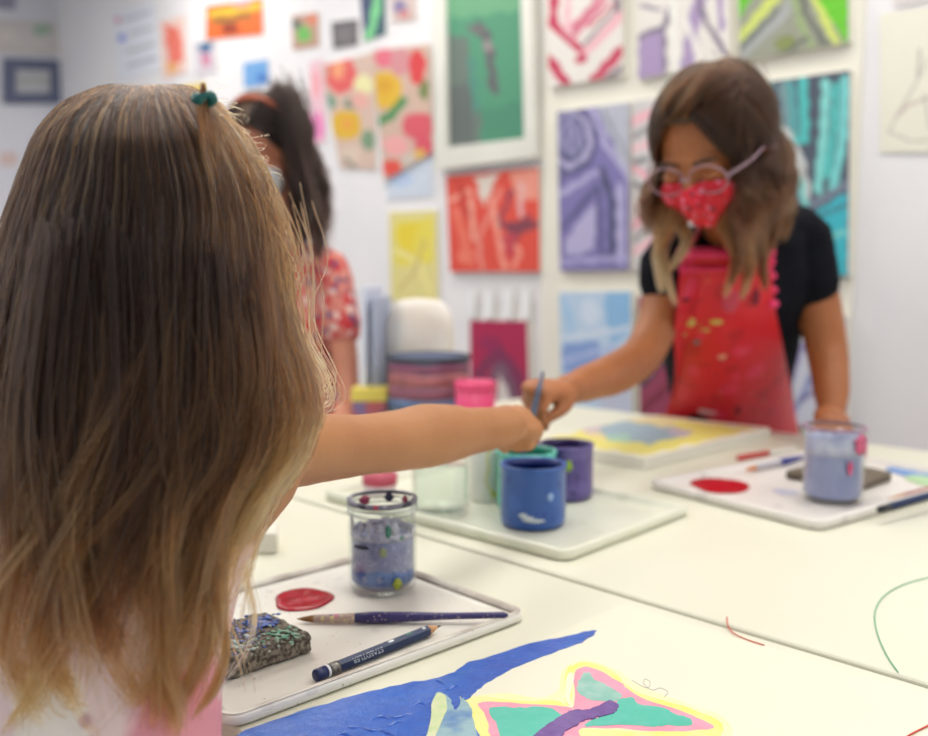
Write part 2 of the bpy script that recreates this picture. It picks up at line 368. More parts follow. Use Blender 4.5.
# ================================================================== TABLES
def table(a0, a1, b0, b1, label):
    t = thing('work_table', label, 'table', W((a0 + a1) / 2, (b0 + b1) / 2, 0))
    abox('tabletop', a0, a1, b0, b1, TZ - .03, TZ, TABLE, t, .004)
    abox('apron', a0 + .06, a1 - .06, b0 + .05, b1 - .05, TZ - .09, TZ - .03, WHITE, t)
    for a in (a0 + .05, a1 - .05):
        for b in (b0 + .05, b1 - .05):
            MB().lathe([(.018, 0), (.02, .02), (.02, TZ - .03)], W(a, b, 0), 16, True).build('leg', METAL, t)
SEAM = 1.045 * S
table(-.62, 1.53, .46 * S, SEAM - .0035, 'cream white table nearest the camera, carrying the butterfly painting')
table(-.62, 1.53, SEAM + .0035, 2.44 * S, 'cream white table beyond the seam, carrying the paint jars')

# ================================================================== PICTURES ON THE WALLS
bd_a0 = on_wall(858, 200).dot(D1); bd_a1 = on_wall(545, 200).dot(D1)
pb = abox('display_board', bd_a0, bd_a1, BW - .012, BW - .001, .6, 2.3, mat('board_cream', rgb(236, 232, 220), rgb(232, 228, 216), .7, 5))
tag(pb, 'large cream display board on the wall holding the striped paintings', 'board')
def wallpic(name, px, base, items, label, cat_='painting', thick=.018, off=.0135, res=(40, 64), edge=(226, 222, 212), left=False, group=None, wob=1.2, soft=1.5):
    f = (lambda x, y: on_left(x, y, AK - off - thick)) if left else (lambda x, y: on_wall(x, y, BW - off - thick))
    cs = [f(*p) for p in px]
    return painted_slab(name, cs, (D1 if left else D2), thick, base, items, None, res, edge, wob, soft, label, cat_, group)
K = (92, 86, 96)
# 1 crimson chevrons
Rr = (196, 58, 92); Pk = (232, 176, 186); Wh = (228, 222, 216); Gy = (120, 104, 116)
wallpic('canvas_painting', [(545, -40), (622, -52), (623, 76), (549, 87)], Wh, [
    ('l', [(556, -40), (553, 25), (583, 52)], 9, Rr), ('l', [(571, -30), (566, 30), (592, 8), (622, -30)], 5, Pk), ('l', [(572, 38), (604, 0)], 8, (214, 130, 148)), ('l', [(572, 30), (592, 6), (600, -20)], 3, Rr),
    ('l', [(583, 44), (612, 14), (622, 0)], 3, Gy), ('l', [(583, 55), (600, 38), (622, 14)], 9, Pk), ('l', [(580, 60), (583, 57)], 9, Rr), ('l', [(592, 82), (622, 50)], 9, Rr), ('l', [(603, 82), (622, 68)], 7, Gy),
    ('l', [(549, 60), (568, 86)], 10, Rr), ('l', [(590, 26), (614, 2)], 3, Rr), ('l', [(613, -20), (618, 10)], 6, Gy)], 'pink and crimson chevron painting, highest picture left of the purple line painting')
# 2 lilac lines on white
Lv = (168, 146, 186); Gv = (122, 110, 134)
wallpic('canvas_painting', [(637, -50), (728, -60), (730, 62), (638, 79)], Wh, [
    ('p', [(638, 40), (662, 30), (664, 78), (638, 80)], Lv), ('l', [(638, 37), (664, 27), (680, -20)], 5, Gv), ('l', [(664, 28), (665, 80)], 4, Gv), ('l', [(686, 72), (694, 20), (712, -40)], 13, Lv),
    ('l', [(688, -30), (706, 22), (726, 54)], 5, Gv), ('l', [(686, 20), (700, 60)], 5, (236, 232, 226)), ('l', [(640, 5), (660, 10)], 3, Gv), ('l', [(718, -20), (722, 30)], 6, Lv), ('l', [(672, 0), (676, 70)], 6, (236, 234, 228))],
    'white painting of lilac stripes above the head of the girl in the red apron')
# 3 lime diagonals
Gn = (104, 196, 40); Ye = (204, 216, 110); Dg = (108, 112, 104)
wallpic('canvas_painting', [(737, -62), (848, -78), (849, 42), (740, 62)], (150, 152, 136), [
    ('p', [(737, -20), (760, -20), (738, 22)], Gn), ('p', [(818, -40), (848, -40), (848, 44), (820, 6)], Gn), ('p', [(824, -20), (848, 20), (848, 38), (822, 4)], Gn), ('l', [(740, 38), (776, -4), (790, -30)], 9, Ye),
    ('l', [(742, 56), (782, 18), (790, 2)], 7, (168, 170, 172)), ('l', [(740, 48), (778, 10)], 5, (110, 116, 120)), ('l', [(790, -20), (800, 22), (814, 50)], 7, (150, 168, 120)), ('l', [(796, -30), (806, 14), (826, 46)], 7, Dg),
    ('l', [(806, -20), (818, 6), (836, 42)], 8, Ye), ('c', 786, 44, 12, (132, 142, 84), 8), ('l', [(776, 60), (806, 38)], 5, Dg)], 'lime green and grey diagonal stripe painting above the turquoise one')
# 4 purple maze
Pu = (124, 116, 172); Pd = (84, 82, 122); Pl = (178, 172, 208)
wallpic('canvas_painting', [(557, 112), (629, 102), (629, 270), (560, 271)], Pu, [
    ('c', 571, 140, 26, Pd, 34), ('c', 571, 140, 22, Pl, 29), ('c', 570, 138, 17, Pd, 24), ('c', 570, 136, 13, (150, 146, 186), 20), ('l', [(566, 118), (566, 160)], 3, Pd), ('l', [(576, 118), (575, 150)], 3, Pd),
    ('p', [(595, 104), (629, 102), (629, 180)], (182, 184, 198)), ('l', [(592, 110), (606, 145), (629, 178)], 5, Pl), ('l', [(603, 110), (629, 160)], 3, (140, 142, 160)), ('l', [(560, 230), (598, 186), (602, 262)], 4, Pd), ('p', [(565, 240), (596, 200), (594, 250), (566, 256)], Pl),
    ('l', [(602, 170), (612, 200), (612, 262)], 6, (70, 72, 104)), ('l', [(620, 186), (621, 262)], 7, Pl), ('l', [(560, 262), (628, 258)], 6, (166, 160, 204)), ('l', [(560, 195), (596, 172)], 5, Pl), ('l', [(558, 180), (590, 160)], 4, Pd)],
    'purple and violet maze painting left of the girl in the red apron')
# 5 pink grey waves
wallpic('canvas_painting', [(632, 101), (702, 92), (702, 268), (633, 270)], (206, 202, 202), [
    ('l', [(633, 122), (652, 112), (675, 110)], 8, (236, 178, 190)), ('l', [(633, 136), (654, 126)], 5, (130, 126, 132)), ('l', [(633, 150), (656, 140)], 7, (236, 190, 198)), ('l', [(633, 162), (660, 156)], 5, (120, 118, 124)), ('l', [(634, 168), (650, 178), (662, 184)], 7, (234, 170, 184)),
    ('l', [(633, 184), (664, 200)], 4, (104, 102, 108)), ('l', [(634, 208), (652, 190)], 5, (232, 200, 204)), ('l', [(634, 226), (656, 200)], 7, (236, 172, 188)), ('l', [(634, 240), (660, 216)], 4, (116, 112, 118)), ('l', [(635, 252), (662, 234)], 7, (234, 182, 192)), ('l', [(640, 268), (664, 250)], 4, (120, 118, 124))],
    'pale pink and grey wavy painting directly behind the face of the girl in red apron')
# 6 turquoise
Tq = (78, 188, 186); Td = (76, 84, 100); Tl = (130, 208, 204)
wallpic('canvas_painting', [(752, 84), (850, 70), (848, 276), (756, 272)], Td, [
    ('l', [(766, 84), (776, 140)], 12, Tl), ('l', [(782, 84), (788, 125)], 7, (120, 150, 156)), ('l', [(790, 82), (796, 140)], 9, (88, 158, 162)), ('l', [(803, 80), (805, 138)], 9, Tq), ('p', [(776, 132), (806, 138), (806, 142), (778, 146)], Tq),
    ('l', [(826, 84), (824, 130), (818, 190)], 9, Tl), ('l', [(836, 84), (834, 130), (826, 176)], 7, Tq), ('l', [(845, 80), (843, 140), (832, 190)], 9, (120, 206, 206)), ('l', [(784, 132), (800, 160), (806, 195)], 10, (196, 200, 200)), ('l', [(812, 205), (848, 184)], 8, (120, 128, 146)),
    ('p', [(814, 212), (848, 192), (848, 276), (822, 276)], (60, 180, 196)), ('l', [(816, 218), (848, 204)], 3, Td), ('l', [(800, 180), (812, 240)], 6, Tl), ('l', [(830, 240), (846, 230)], 4, Tl)],
    'turquoise and charcoal painting behind the shoulder of the girl in the red apron')
# 7 pale blue
wallpic('canvas_painting', [(559, 292), (631, 291), (632, 425), (562, 425)], (186, 208, 232), [
    ('p', [(604, 292), (631, 292), (631, 330), (612, 345), (606, 320)], (140, 186, 226)), ('p', [(562, 345), (600, 340), (600, 372), (562, 372)], (132, 160, 214)), ('l', [(564, 300), (572, 330)], 7, (164, 200, 232)), ('l', [(562, 338), (630, 328)], 5, (212, 222, 238)),
    ('l', [(564, 360), (612, 348)], 5, (176, 190, 230)), ('c', 590, 312, 10, (206, 220, 238), 14), ('p', [(600, 385), (632, 380), (632, 425), (600, 425)], (196, 202, 222))], 'pale sky blue painting beneath the purple maze painting')
# 8 maroon and grey behind apron, 9 pale violet behind arm
wallpic('canvas_painting', [(638, 296), (704, 296), (704, 425), (640, 425)], (150, 62, 92), [
    ('l', [(640, 345), (668, 330), (676, 300)], 8, (182, 170, 200)), ('l', [(642, 385), (662, 360), (672, 330)], 7, (90, 60, 80)), ('l', [(648, 372), (664, 352)], 6, (190, 190, 196)), ('l', [(640, 412), (670, 385)], 7, (122, 40, 62))], 'maroon and grey painting between the red apron and its wearer\'s bent arm')
wallpic('canvas_painting', [(772, 312), (846, 316), (846, 425), (772, 425)], (206, 208, 222), [
    ('l', [(786, 390), (800, 350), (815, 340)], 7, (150, 140, 186)), ('l', [(790, 420), (815, 370)], 6, (140, 150, 196)), ('l', [(776, 350), (800, 330)], 6, (236, 236, 238)), ('l', [(800, 400), (816, 392)], 5, (120, 110, 160))], 'pale violet and white painting showing between the apron and the hanging arm')
# 10 red orange
Ro = (222, 78, 62)
wallpic('canvas_painting', [(446, 176), (539, 167), (540, 272), (450, 272)], Ro, [
    ('p', [(474, 178), (500, 172), (484, 206)], (220, 208, 196)), ('p', [(510, 172), (538, 168), (538, 200), (516, 200)], (232, 150, 130)), ('l', [(500, 190), (478, 240), (482, 270)], 4, (232, 150, 136)), ('l', [(450, 200), (470, 190), (474, 240)], 4, (238, 170, 150)), ('l', [(512, 190), (498, 226), (522, 224), (530, 216)], 4, (120, 60, 84)),
    ('l', [(522, 186), (520, 216)], 5, (224, 176, 176)), ('l', [(506, 236), (520, 250), (514, 268)], 4, (240, 160, 140)), ('c', 466, 256, 8, (236, 130, 110)), ('l', [(456, 210), (470, 262)], 8, (232, 116, 96)), ('l', [(460, 185), (466, 215)], 6, (196, 60, 50)), ('l', [(492, 200), (504, 268)], 5, (240, 158, 140)), ('p', [(504, 222), (538, 220), (536, 230), (520, 232), (514, 250), (508, 232)], (130, 62, 78)), ('p', [(500, 238), (516, 232), (512, 262)], (196, 66, 80))], 'red orange square painting under the tall green framed picture', off=.0015, thick=.02)
# 11 yellow
wallpic('canvas_painting', [(389, 212), (437, 210), (438, 303), (391, 301)], (226, 214, 142), [
    ('p', [(394, 222), (434, 218), (432, 262), (396, 266)], (232, 216, 88)), ('p', [(398, 226), (420, 222), (410, 258), (400, 252)], (232, 208, 60)), ('l', [(396, 250), (418, 262), (430, 292)], 5, (238, 226, 150)), ('l', [(424, 240), (416, 270), (400, 290)], 3, (206, 184, 120))], 'small yellow painting hanging left of the red orange one', off=.0015, thick=.012)
# 12 green tall in a white frame
gt = thing('framed_picture', 'tall green framed picture with grey brush marks', 'picture', on_wall(480, 60))
cs = [on_wall(x, y, BW - .03) for x, y in ((443, -60), (520, -68), (525, 139), (446, 148))]
painted_slab('canvas', cs, D2, .01, (78, 146, 114), [
    ('p', [(440, 30), (470, 40), (468, 90), (482, 110), (480, 150), (446, 150)], (104, 118, 110)), ('l', [(478, 26), (488, 40), (494, 90)], 9, (96, 92, 98)), ('p', [(448, 90), (470, 80), (474, 146), (448, 148)], (96, 104, 102)), ('l', [(470, 28), (484, 30)], 6, (110, 104, 108)), ('p', [(445, -60), (524, -66), (521, 10), (446, 20)], (104, 164, 124)),
    ('l', [(472, 60), (476, 110)], 7, (76, 138, 122)), ('c', 488, 45, 5, (150, 134, 138)), ('p', [(480, 110), (524, 100), (524, 140), (484, 146)], (72, 136, 108))], gt, (32, 80), wob=2)
fo = [on_wall(x, y, BW - .045) for x, y in ((431, -72), (530, -80), (535, 157), (435, 170))]
fi = [on_wall(x, y, BW - .045) for x, y in ((444, -58), (519, -66), (524, 138), (447, 147))]
fm = MB()
for i in range(4):
    j = (i + 1) % 4; q = [fo[i], fo[j], fi[j], fi[i]]; fm.add(q + [p + D2 * .045 for p in q], [(0, 1, 2, 3), (7, 6, 5, 4), (0, 4, 5, 1), (1, 5, 6, 2), (2, 6, 7, 3), (3, 7, 4, 0)])
fm.build('frame', WHITE, gt, False)
# 13 floral sheets
FB = (206, 176, 160); CO = (226, 96, 96); YL = (222, 178, 52); GR = (72, 140, 84)
wallpic('floral_sheet', [(321, 66), (374, 52), (376, 170), (340, 168)], (212, 184, 170), [
    ('c', 341, 74, 15, CO, 20), ('c', 338, 70, 7, (240, 160, 120), 10), ('c', 346, 125, 15, YL), ('c', 347, 124, 7, (228, 160, 70)), ('c', 328, 102, 8, (110, 150, 130)), ('c', 352, 104, 9, (120, 138, 120), 5), ('c', 364, 86, 9, (232, 226, 170), 12), ('c', 360, 100, 9, (226, 170, 160)), ('c', 368, 140, 7, (120, 150, 120), 10),
    ('c', 350, 155, 10, (218, 196, 180)), ('c', 324, 132, 6, (236, 150, 190), 16), ('l', [(345, 160), (356, 168)], 4, (120, 120, 100))], 'paler floral sheet with a yellow bloom, left one of the pair', 'picture', .006, .0015)
wallpic('floral_sheet', [(372, 50), (430, 44), (433, 152), (384, 181)], FB, [
    ('c', 386, 58, 12, (224, 110, 130), 9), ('c', 417, 66, 9, (214, 60, 64), 18), ('c', 400, 62, 10, (208, 140, 146), 14), ('c', 385, 90, 17, YL, 19), ('c', 385, 86, 8, (214, 160, 40)), ('l', [(376, 124), (390, 116), (404, 100)], 9, GR), ('c', 418, 126, 16, (214, 88, 102), 14), ('c', 424, 146, 9, (214, 80, 100), 12), ('c', 396, 146, 13, (232, 164, 164), 10), ('c', 390, 168, 12, (222, 78, 66), 8), ('c', 374, 150, 8, (128, 160, 130)),
    ('c', 420, 154, 6, (220, 180, 90)), ('c', 408, 160, 6, (200, 190, 180)), ('c', 424, 90, 5, (110, 130, 70), 10)], 'brighter coral and yellow floral sheet beside the green picture', 'picture', .006, .009)
wallpic('paper_drawing', [(384, 172), (433, 156), (434, 196), (388, 200)], (206, 214, 228), [('c', 402, 180, 12, (186, 204, 232), 8)], 'pale blue paper under the coral floral sheet', 'drawing', .003, .0015)
wallpic('paper_drawing', [(359, -14), (386, -18), (386, 34), (364, 42)], (56, 92, 104), [('l', [(380, -18), (376, 10), (368, 42)], 8, (120, 206, 140)), ('p', [(359, -14), (370, -16), (368, 30), (362, 30)], (54, 70, 110))], 'dark blue and green curved drawing at the top left of the green picture', 'drawing', .004, .0015)
wallpic('paper_drawing', [(331, 22), (358, 19), (358, 45), (333, 49)], (104, 98, 104), [('c', 344, 36, 8, (120, 114, 118))], 'plain dark grey square hanging over the floral sheets', 'drawing', .004, .0015)
wallpic('paper_drawing', [(389, -14), (416, -16), (416, 20), (392, 22)], (206, 186, 180), [('c', 400, 6, 7, (130, 120, 160)), ('c', 404, 15, 5, (200, 130, 130))], 'small beige drawing with a violet dab, above the coral floral sheet', 'drawing', .004, .0015)
wallpic('paper_drawing', [(292, 16), (318, 12), (319, 46), (293, 50)], (190, 150, 130), [('c', 304, 34, 8, (110, 186, 92)), ('c', 312, 20, 5, (222, 130, 100)), ('c', 297, 24, 5, (70, 96, 92))], 'small green and brown drawing near the dark grey square', 'drawing', .004, .0015)
wallpic('paper_drawing', [(309, 62), (324, 59), (326, 142), (312, 144)], (236, 196, 208), [('c', 318, 126, 7, (240, 140, 196), 14), ('c', 316, 84, 5, (240, 170, 180), 14)], 'narrow pink strip left of the floral sheets', 'drawing', .004, .0015)
wallpic('paper_drawing', [(206, 6), (262, -2), (263, 34), (206, 40)], (232, 112, 52), [('l', [(212, 14), (260, 6)], 7, (226, 190, 60)), ('l', [(214, 22), (250, 16)], 5, (120, 110, 60)), ('c', 230, 29, 9, (150, 60, 44), 6), ('c', 240, 2, 12, (240, 130, 150), 5)], 'bright orange and yellow picture high above the heads', 'drawing', .005, .0015)
wallpic('paper_drawing', [(194, 44), (216, 41), (217, 72), (196, 76)], (214, 206, 214), [('c', 205, 46, 7, (64, 110, 150)), ('c', 206, 60, 5, (206, 130, 160), 8)], 'small paper with a dark blue figure under the orange picture', 'drawing', .004, .0015)
wallpic('paper_drawing', [(243, 63), (268, 59), (269, 84), (244, 88)], (116, 168, 222), [('c', 262, 78, 6, (80, 130, 200))], 'small bright blue paper just above the child in floral clothes', 'drawing', .004, .0015)
wallpic('paper_drawing', [(160, 22), (184, 15), (187, 72), (163, 80)], (240, 206, 196), [('p', [(163, 24), (180, 28), (184, 60), (170, 66)], (238, 122, 106)), ('c', 172, 68, 6, (238, 180, 120))], 'pale paper with a red orange flame shape', 'drawing', .004, .0015)
wallpic('paper_drawing', [(112, 12), (156, 0), (160, 70), (118, 82)], (228, 230, 240), [('l', [(124, 20), (150, 12)], 2, (150, 150, 165)), ('c', 118, 20, 3, (220, 130, 160)), ('c', 122, 38, 4, (130, 140, 220)), ('l', [(130, 34), (152, 28)], 2, (160, 160, 172)), ('l', [(128, 52), (154, 44)], 3, (170, 170, 180)), ('l', [(128, 66), (156, 58)], 3, (165, 165, 178))], 'white sheet of faint pencil lines near the room corner', 'drawing', .004, .0015, wob=.3)
wallpic('paper_drawing', [(183, 86), (204, 82), (204, 112), (184, 114)], (230, 200, 96), [], 'small yellow paper half hidden behind the near girl\'s hair', 'drawing', .004, .0015)
wallpic('paper_drawing', [(880, 14), (945, 4), (946, 152), (880, 152)], (231, 228, 212), [
    ('l', [(920, 50), (918, 76)], 2, (150, 146, 144)), ('l', [(928, 60), (912, 90), (896, 118), (888, 132)], 1.6, (168, 160, 160)), ('l', [(896, 116), (910, 104), (928, 98)], 2, (180, 150, 150)), ('l', [(890, 132), (912, 142), (940, 138)], 1.6, (170, 166, 162)), ('l', [(925, 95), (930, 130)], 1.6, (160, 156, 156))],
    'large cream paper with a faint pencil drawing, right of the display board', 'drawing', .004, .0015, wob=.3)
wallpic('paper_drawing', [(893, -30), (945, -40), (945, -2), (894, 6)], (222, 214, 214), [], 'greyish paper above the pencil drawing on the right', 'drawing', .004, .0015)
# magenta picture with a pale arch, and white strips above it
wallpic('canvas_painting', [(470, 320), (527, 321), (530, 425), (470, 425)], (172, 30, 78), [
    ('l', [(476, 410), (480, 372), (498, 352), (516, 372), (524, 410)], 12, (126, 44, 82)), ('l', [(486, 410), (490, 384), (500, 366), (510, 384), (516, 410)], 10, (120, 84, 104)), ('p', [(494, 412), (500, 374), (516, 412)], (214, 204, 200)), ('c', 490, 344, 12, (150, 34, 84), 8)], 'magenta painting with a dark arch hanging low left of the pale blue one', off=.0015, thick=.03)
for i, x in enumerate((466, 484, 503, 521)):
    cs = [on_wall(a, b, BW - .02) for a, b in ((x, 291), (x + 9, 290), (x + 9, 317), (x, 318))]
    painted_slab('paper_strip', cs, D2, .006, (238, 238, 240), [], None, (4, 8), label='white paper strip in the row hanging over the magenta painting', cat_='paper strip', group='white strips above the magenta painting')
# far left wall
ff = thing('framed_picture', 'small landscape in a wide slate blue frame on the far left wall', 'picture', on_left(34, 80))
fo = [on_left(x, y, AK - .03) for x, y in ((4, 58), (62, 60), (62, 103), (4, 103))]; fi = [on_left(x, y, AK - .03) for x, y in ((16, 69), (51, 70), (51, 93), (16, 93))]
fm = MB()
for i in range(4):
    j = (i + 1) % 4; q = [fo[i], fo[j], fi[j], fi[i]]; fm.add(q + [p + D1 * .03 for p in q], [(0, 1, 2, 3), (7, 6, 5, 4), (0, 4, 5, 1), (1, 5, 6, 2), (2, 6, 7, 3), (3, 7, 4, 0)])
fm.build('frame', mat('slate_blue_frame', rgb(96, 102, 128), None, .5), ff, False)
painted_slab('picture_sheet', [p + D1 * .012 for p in fi], D1, .006, (186, 186, 190), [('l', [(20, 80), (50, 80)], 7, (170, 172, 170))], ff, (16, 12))
wallpic('pin_board', [(-20, 19), (60, 22), (62, 54), (-20, 52)], (204, 198, 196), [('c', 42, 30, 9, (150, 178, 158), 6), ('l', [(0, 48), (62, 50)], 3, (196, 184, 178)), ('c', 8, 34, 8, (214, 206, 200), 5)], 'pale pin board with a green note above the slate blue frame', 'board', .01, .0015, left=True)
wallpic('paper_drawing', [(-20, -20), (16, -18), (16, 10), (-20, 8)], (150, 150, 170), [], 'grey lilac paper in the top left corner', 'drawing', .004, .0015, left=True)
wallpic('paper_drawing', [(0, 152), (17, 152), (17, 166), (0, 166)], (214, 190, 186), [], 'tiny pinkish note below the slate blue frame', 'drawing', .003, .0015, left=True)
#BODY2#
# ================================================================== TRAYS
def rrect(c, u, v, hu, hv, r, z, n=6):
    P = []
    for (su, sv, a0) in ((1, 1, 0), (-1, 1, 90), (-1, -1, 180), (1, -1, 270)):
        for k in range(n + 1):
            a = math.radians(a0 + 90 * k / n); P.append(c + u * (su * (hu - r) + r * math.cos(a)) + v * (sv * (hv - r) + r * math.sin(a)) + Vector((0, 0, z)))
    return P
def tray(p, du, dv, lu, lv, label, h=.013, rim=.011, dirt=None, m=None):
    """p a corner, du/dv directions of its sides"""
    du = du.normalized(); dv = dv.normalized(); c = p + du * lu / 2 + dv * lv / 2; c.z = TZ
    prof = [(-.004, 0), (0, .002), (0, h - .002), (-.002, h), (-rim + .002, h), (-rim, h - .002), (-rim - .003, .0055), (-rim - .008, .004)]
    rings = [rrect(c, du, dv, lu / 2 + i, lv / 2 + i, .016 + max(i, -.012), z + .0004) for i, z in prof]
    mb = MB().loft(rings)
    o = mb.build('paint_tray', m or TRAYM); tag(o, label, 'tray'); return o, c, du, dv
def flat(v): v = Vector(v); v.z = 0; return v.normalized()
R_ = on_z(529, 611, TZ + .009); B_ = on_z(362, 554, TZ + .009); F_ = on_z(215, 726, TZ + .009)
du = flat(F_ - R_); dv = flat(B_ - R_); dv = flat(dv - du * dv.dot(du))
tray1 = tray(R_, du, dv, .305, (B_ - R_).length, h=.0095, rim=.007, label='stained white tray nearest the camera holding the sponge, brush and pencil',
             m=spots('tray_rim_stains', rgb(226, 222, 212), [(rgb(214, 209, 202), 30, .12), (rgb(170, 158, 152), 110, .07)], rough=.33))
def rim_stain(c, du, dv, lu, lv, h, rim, m, par):
    rings = [rrect(c, du, dv, lu / 2 + i, lv / 2 + i, .016 + max(i, -.012), z) for i, z in ((-.0012, h + .0004), (-.0018, h + .0009), (-rim + .0012, h + .0009), (-rim - .0002, h - .0012), (-rim - .0032, .0066), (-rim - .0022, .0060), (-rim + .0008, h - .001), (-.0018, h + .0003))]
    n = len(rings[0]); v = [p for r in rings for p in r]; f = [(i * n + j, i * n + (j + 1) % n, ((i + 1) % 8) * n + (j + 1) % n, ((i + 1) % 8) * n + j) for i in range(8) for j in range(n)]
    MB().add(v, f).build('stained_rim', m, par)
RSM = mat('rim_paint_stains', rgb(222, 217, 206), rgb(160, 146, 134), .45, 16, ramp=(.42, .68), detail=8)
rim_stain(tray1[1], tray1[2], tray1[3], .305, (B_ - R_).length, .0095, .007, RSM, tray1[0])
F2 = on_z(566, 552, TZ + .013); R2 = on_z(692, 505, TZ + .013); du = flat(R2 - F2); dv = flat(Vector((-du.y, du.x, 0)))
tray2 = tray(F2, du, dv, (R2 - F2).length, .42, 'white tray in the middle of the table under the blue jar', m=spots('tray_middle_stains', rgb(222, 222, 204), [(rgb(212, 214, 192), 22, .16), (rgb(206, 210, 140), 40, .05)], rough=.35))
F3 = on_z(819, 522, TZ + .013); L3 = on_z(659, 478, TZ + .013); dv = flat(L3 - F3); du = flat(Vector((dv.y, -dv.x, 0))); du = flat(du + flat(on_z(930, 487, TZ + .013) - F3) * 1.5); dv = flat(dv - du * dv.dot(du))
tray3 = tray(F3, du, dv, .42, (L3 - F3).length, 'white tray on the right with the red paint puddle and lilac jar', m=spots('tray_right_stains', rgb(224, 218, 212), [(rgb(206, 200, 196), 22, .18), (rgb(190, 170, 176), 50, .06)], rough=.33))
TF = TZ + .0046                                   # tray floor

# ================================================================== JARS
def at_floor(px, py, z=TF): return on_z(px, py, z)
GLASS = thin_glass('clear_glass', (.965, .98, .975))
def shell(mb, c, r, h, t=.0025, neck=None, n=48):
    if neck:      # mason jar: shoulders, threads and lip
        rn = r * neck
        prof = [(0, .001), (r * .8, .001), (r * .95, .004), (r, .012), (r, h * .70), (r * .99, h * .75), (rn, h * .81), (rn, h * .85), (rn + .0018, h * .862), (rn + .0018, h * .875), (rn, h * .885), (rn, h * .91), (rn + .0018, h * .92), (rn + .0018, h * .935), (rn, h * .945),
                (rn, h * .965), (rn + .0015, h * .975), (rn + .0015, h * .993), (rn, h), (rn - t, h), (rn - t - .0005, h * .97), (rn - t, h * .82), (r - t, h * .74), (r - t, .014), (r * .9 - t, .007), (0, .006)]
    else: prof = [(0, .001), (r * .86, .001), (r * .97, .004), (r, .012), (r, h - .004), (r + .0015, h - .002), (r + .001, h), (r - t, h), (r - t, .012), (r * .9 - t, .006), (0, .005)]
    return mb.lathe(prof, c, n)
def liquid(mb, c, r, h0, h1, n=48):
    return mb.lathe([(0, h0), (r * .9, h0), (r * .98, h0 + .004), (r, h0 + .01), (r, h1 - .001), (r * .99, h1), (0, h1)], c, n)
def paint_band(mb, c, r, z0f, z1f, n=72, t=.0006):
    """film of paint hugging a wall, with a ragged edge"""
    rings = []
    for rr, k in ((r, 0), (r, 1), (r + t, 1), (r + t, 0)):
        rings.append([c + Vector((math.cos(2 * PI * j / n) * rr, math.sin(2 * PI * j / n) * rr, (z1f if k else z0f)(2 * PI * j / n))) for j in range(n)])
    v = [p for q in rings for p in q]; f = []
    for i in range(4):
        for j in range(n):
            q = (j + 1) % n; f.append((i * n + j, i * n + q, ((i + 1) % 4) * n + q, ((i + 1) % 4) * n + j))
    return mb.add(v, f)
# near jar
c = at_floor(383, 588); dj = c.y; hj = (CZ - TF) - 0; top = U(383, 498, dj).z - c.z
rj = 35.2 / FPX * dj; JN = (c, rj, top)
t = thing('glass_jar', 'glass jar of cloudy violet blue rinse water on the nearest tray', 'jar', c)
shell(MB(), c, rj, top, neck=.965).build('glass', GLASS, t)
wm = spots('violet_rinse_water', rgb(140, 142, 178), [(rgb(122, 124, 164), 60, .3), (rgb(164, 160, 192), 120, .28), (rgb(112, 104, 148), 170, .16)], rough=.3)
liquid(MB(), c, rj - .0034, .007, top * .60).build('rinse_water', wm, t)
bm1 = spots('blue_paint_residue', rgb(96, 124, 182), [(rgb(70, 104, 172), 60, .35), (rgb(124, 134, 178), 110, .3), (rgb(60, 84, 150), 130, .2)], rough=.4)
paint_band(MB(), c, rj - .0033, lambda a: .012, lambda a: top * (.27 + .02 * math.sin(3 * a) + .008 * math.sin(11 * a + 1))).build('blue_paint_film', bm1, t)
um = spots('dried_grey_film', rgb(186, 184, 200), [(rgb(150, 150, 172), 70, .3), (rgb(60, 60, 84), 60, .1), (rgb(60, 130, 110), 50, .08)], rough=.5)
paint_band(MB(), c, rj - .0031, lambda a: top * .6, lambda a: top * (.68 + .012 * math.sin(4 * a + 2) + .01 * math.sin(13 * a) + .006 * math.sin(31 * a))).build('dried_film', um, t)
rm = spots('smeared_rim_paint', rgb(120, 118, 132), [(rgb(40, 42, 60), 60, .3), (rgb(178, 80, 100), 46, .16), (rgb(180, 180, 190), 70, .25)], rough=.45)
rn = rj * .965
MB().lathe([(rn - .0029, top + .0004), (rn + .0019, top + .0004), (rn + .0019, top - .0035), (rn + .0016, top - .0035), (rn + .0013, top + .0001), (rn - .0027, top + .0001)], c, 48).build('painted_rim', rm, t)
for z_ in (.868, .928): MB().lathe([(rn + .0019, top * (z_ - .006)), (rn + .0023, top * z_), (rn + .0019, top * (z_ + .006)), (rn + .0017, top * z_)], c, 48).build('stained_thread', mat('thread_stain', rgb(130, 132, 142), rgb(176, 178, 184), .4, 90), t)
gm = mat('green_drip', rgb(56, 120, 104), None, .4); mm = mat('dark_magenta_smear', rgb(150, 50, 84), None, .4); nm = mat('navy_smear', rgb(36, 38, 66), None, .4)
def wall_drip(c, r, a, z0, z1, w, m, par, t_=.0008, name='paint_smear'):
    n = 14; v = []; f = []
    for j in range(n + 1):
        z = z0 + (z1 - z0) * j / n; hw = w * math.sin(PI * (.06 + .88 * j / n)) ** .6 * (1 + .18 * math.sin(j * .9 + w * 900)) / r / 2
        for q, rr in ((-1, r), (1, r), (1, r + t_), (-1, r + t_)): v.append(c + Vector((math.cos(a + q * hw) * rr, math.sin(a + q * hw) * rr, z)))
    for j in range(n):
        for q in range(4): f.append((4 * j + q, 4 * j + (q + 1) % 4, 4 * j + 4 + (q + 1) % 4, 4 * j + 4 + q))
    f += [(3, 2, 1, 0), (4 * n, 4 * n + 1, 4 * n + 2, 4 * n + 3)]
    return MB().add(v, f).build(name, m, par)
wall_drip(c, rn - .0037, PI / 2 - .15, top * .88, top * .98, .009, nm, t); wall_drip(c, rn - .0037, PI / 2 + .75, top * .86, top * .97, .013, mm, t)
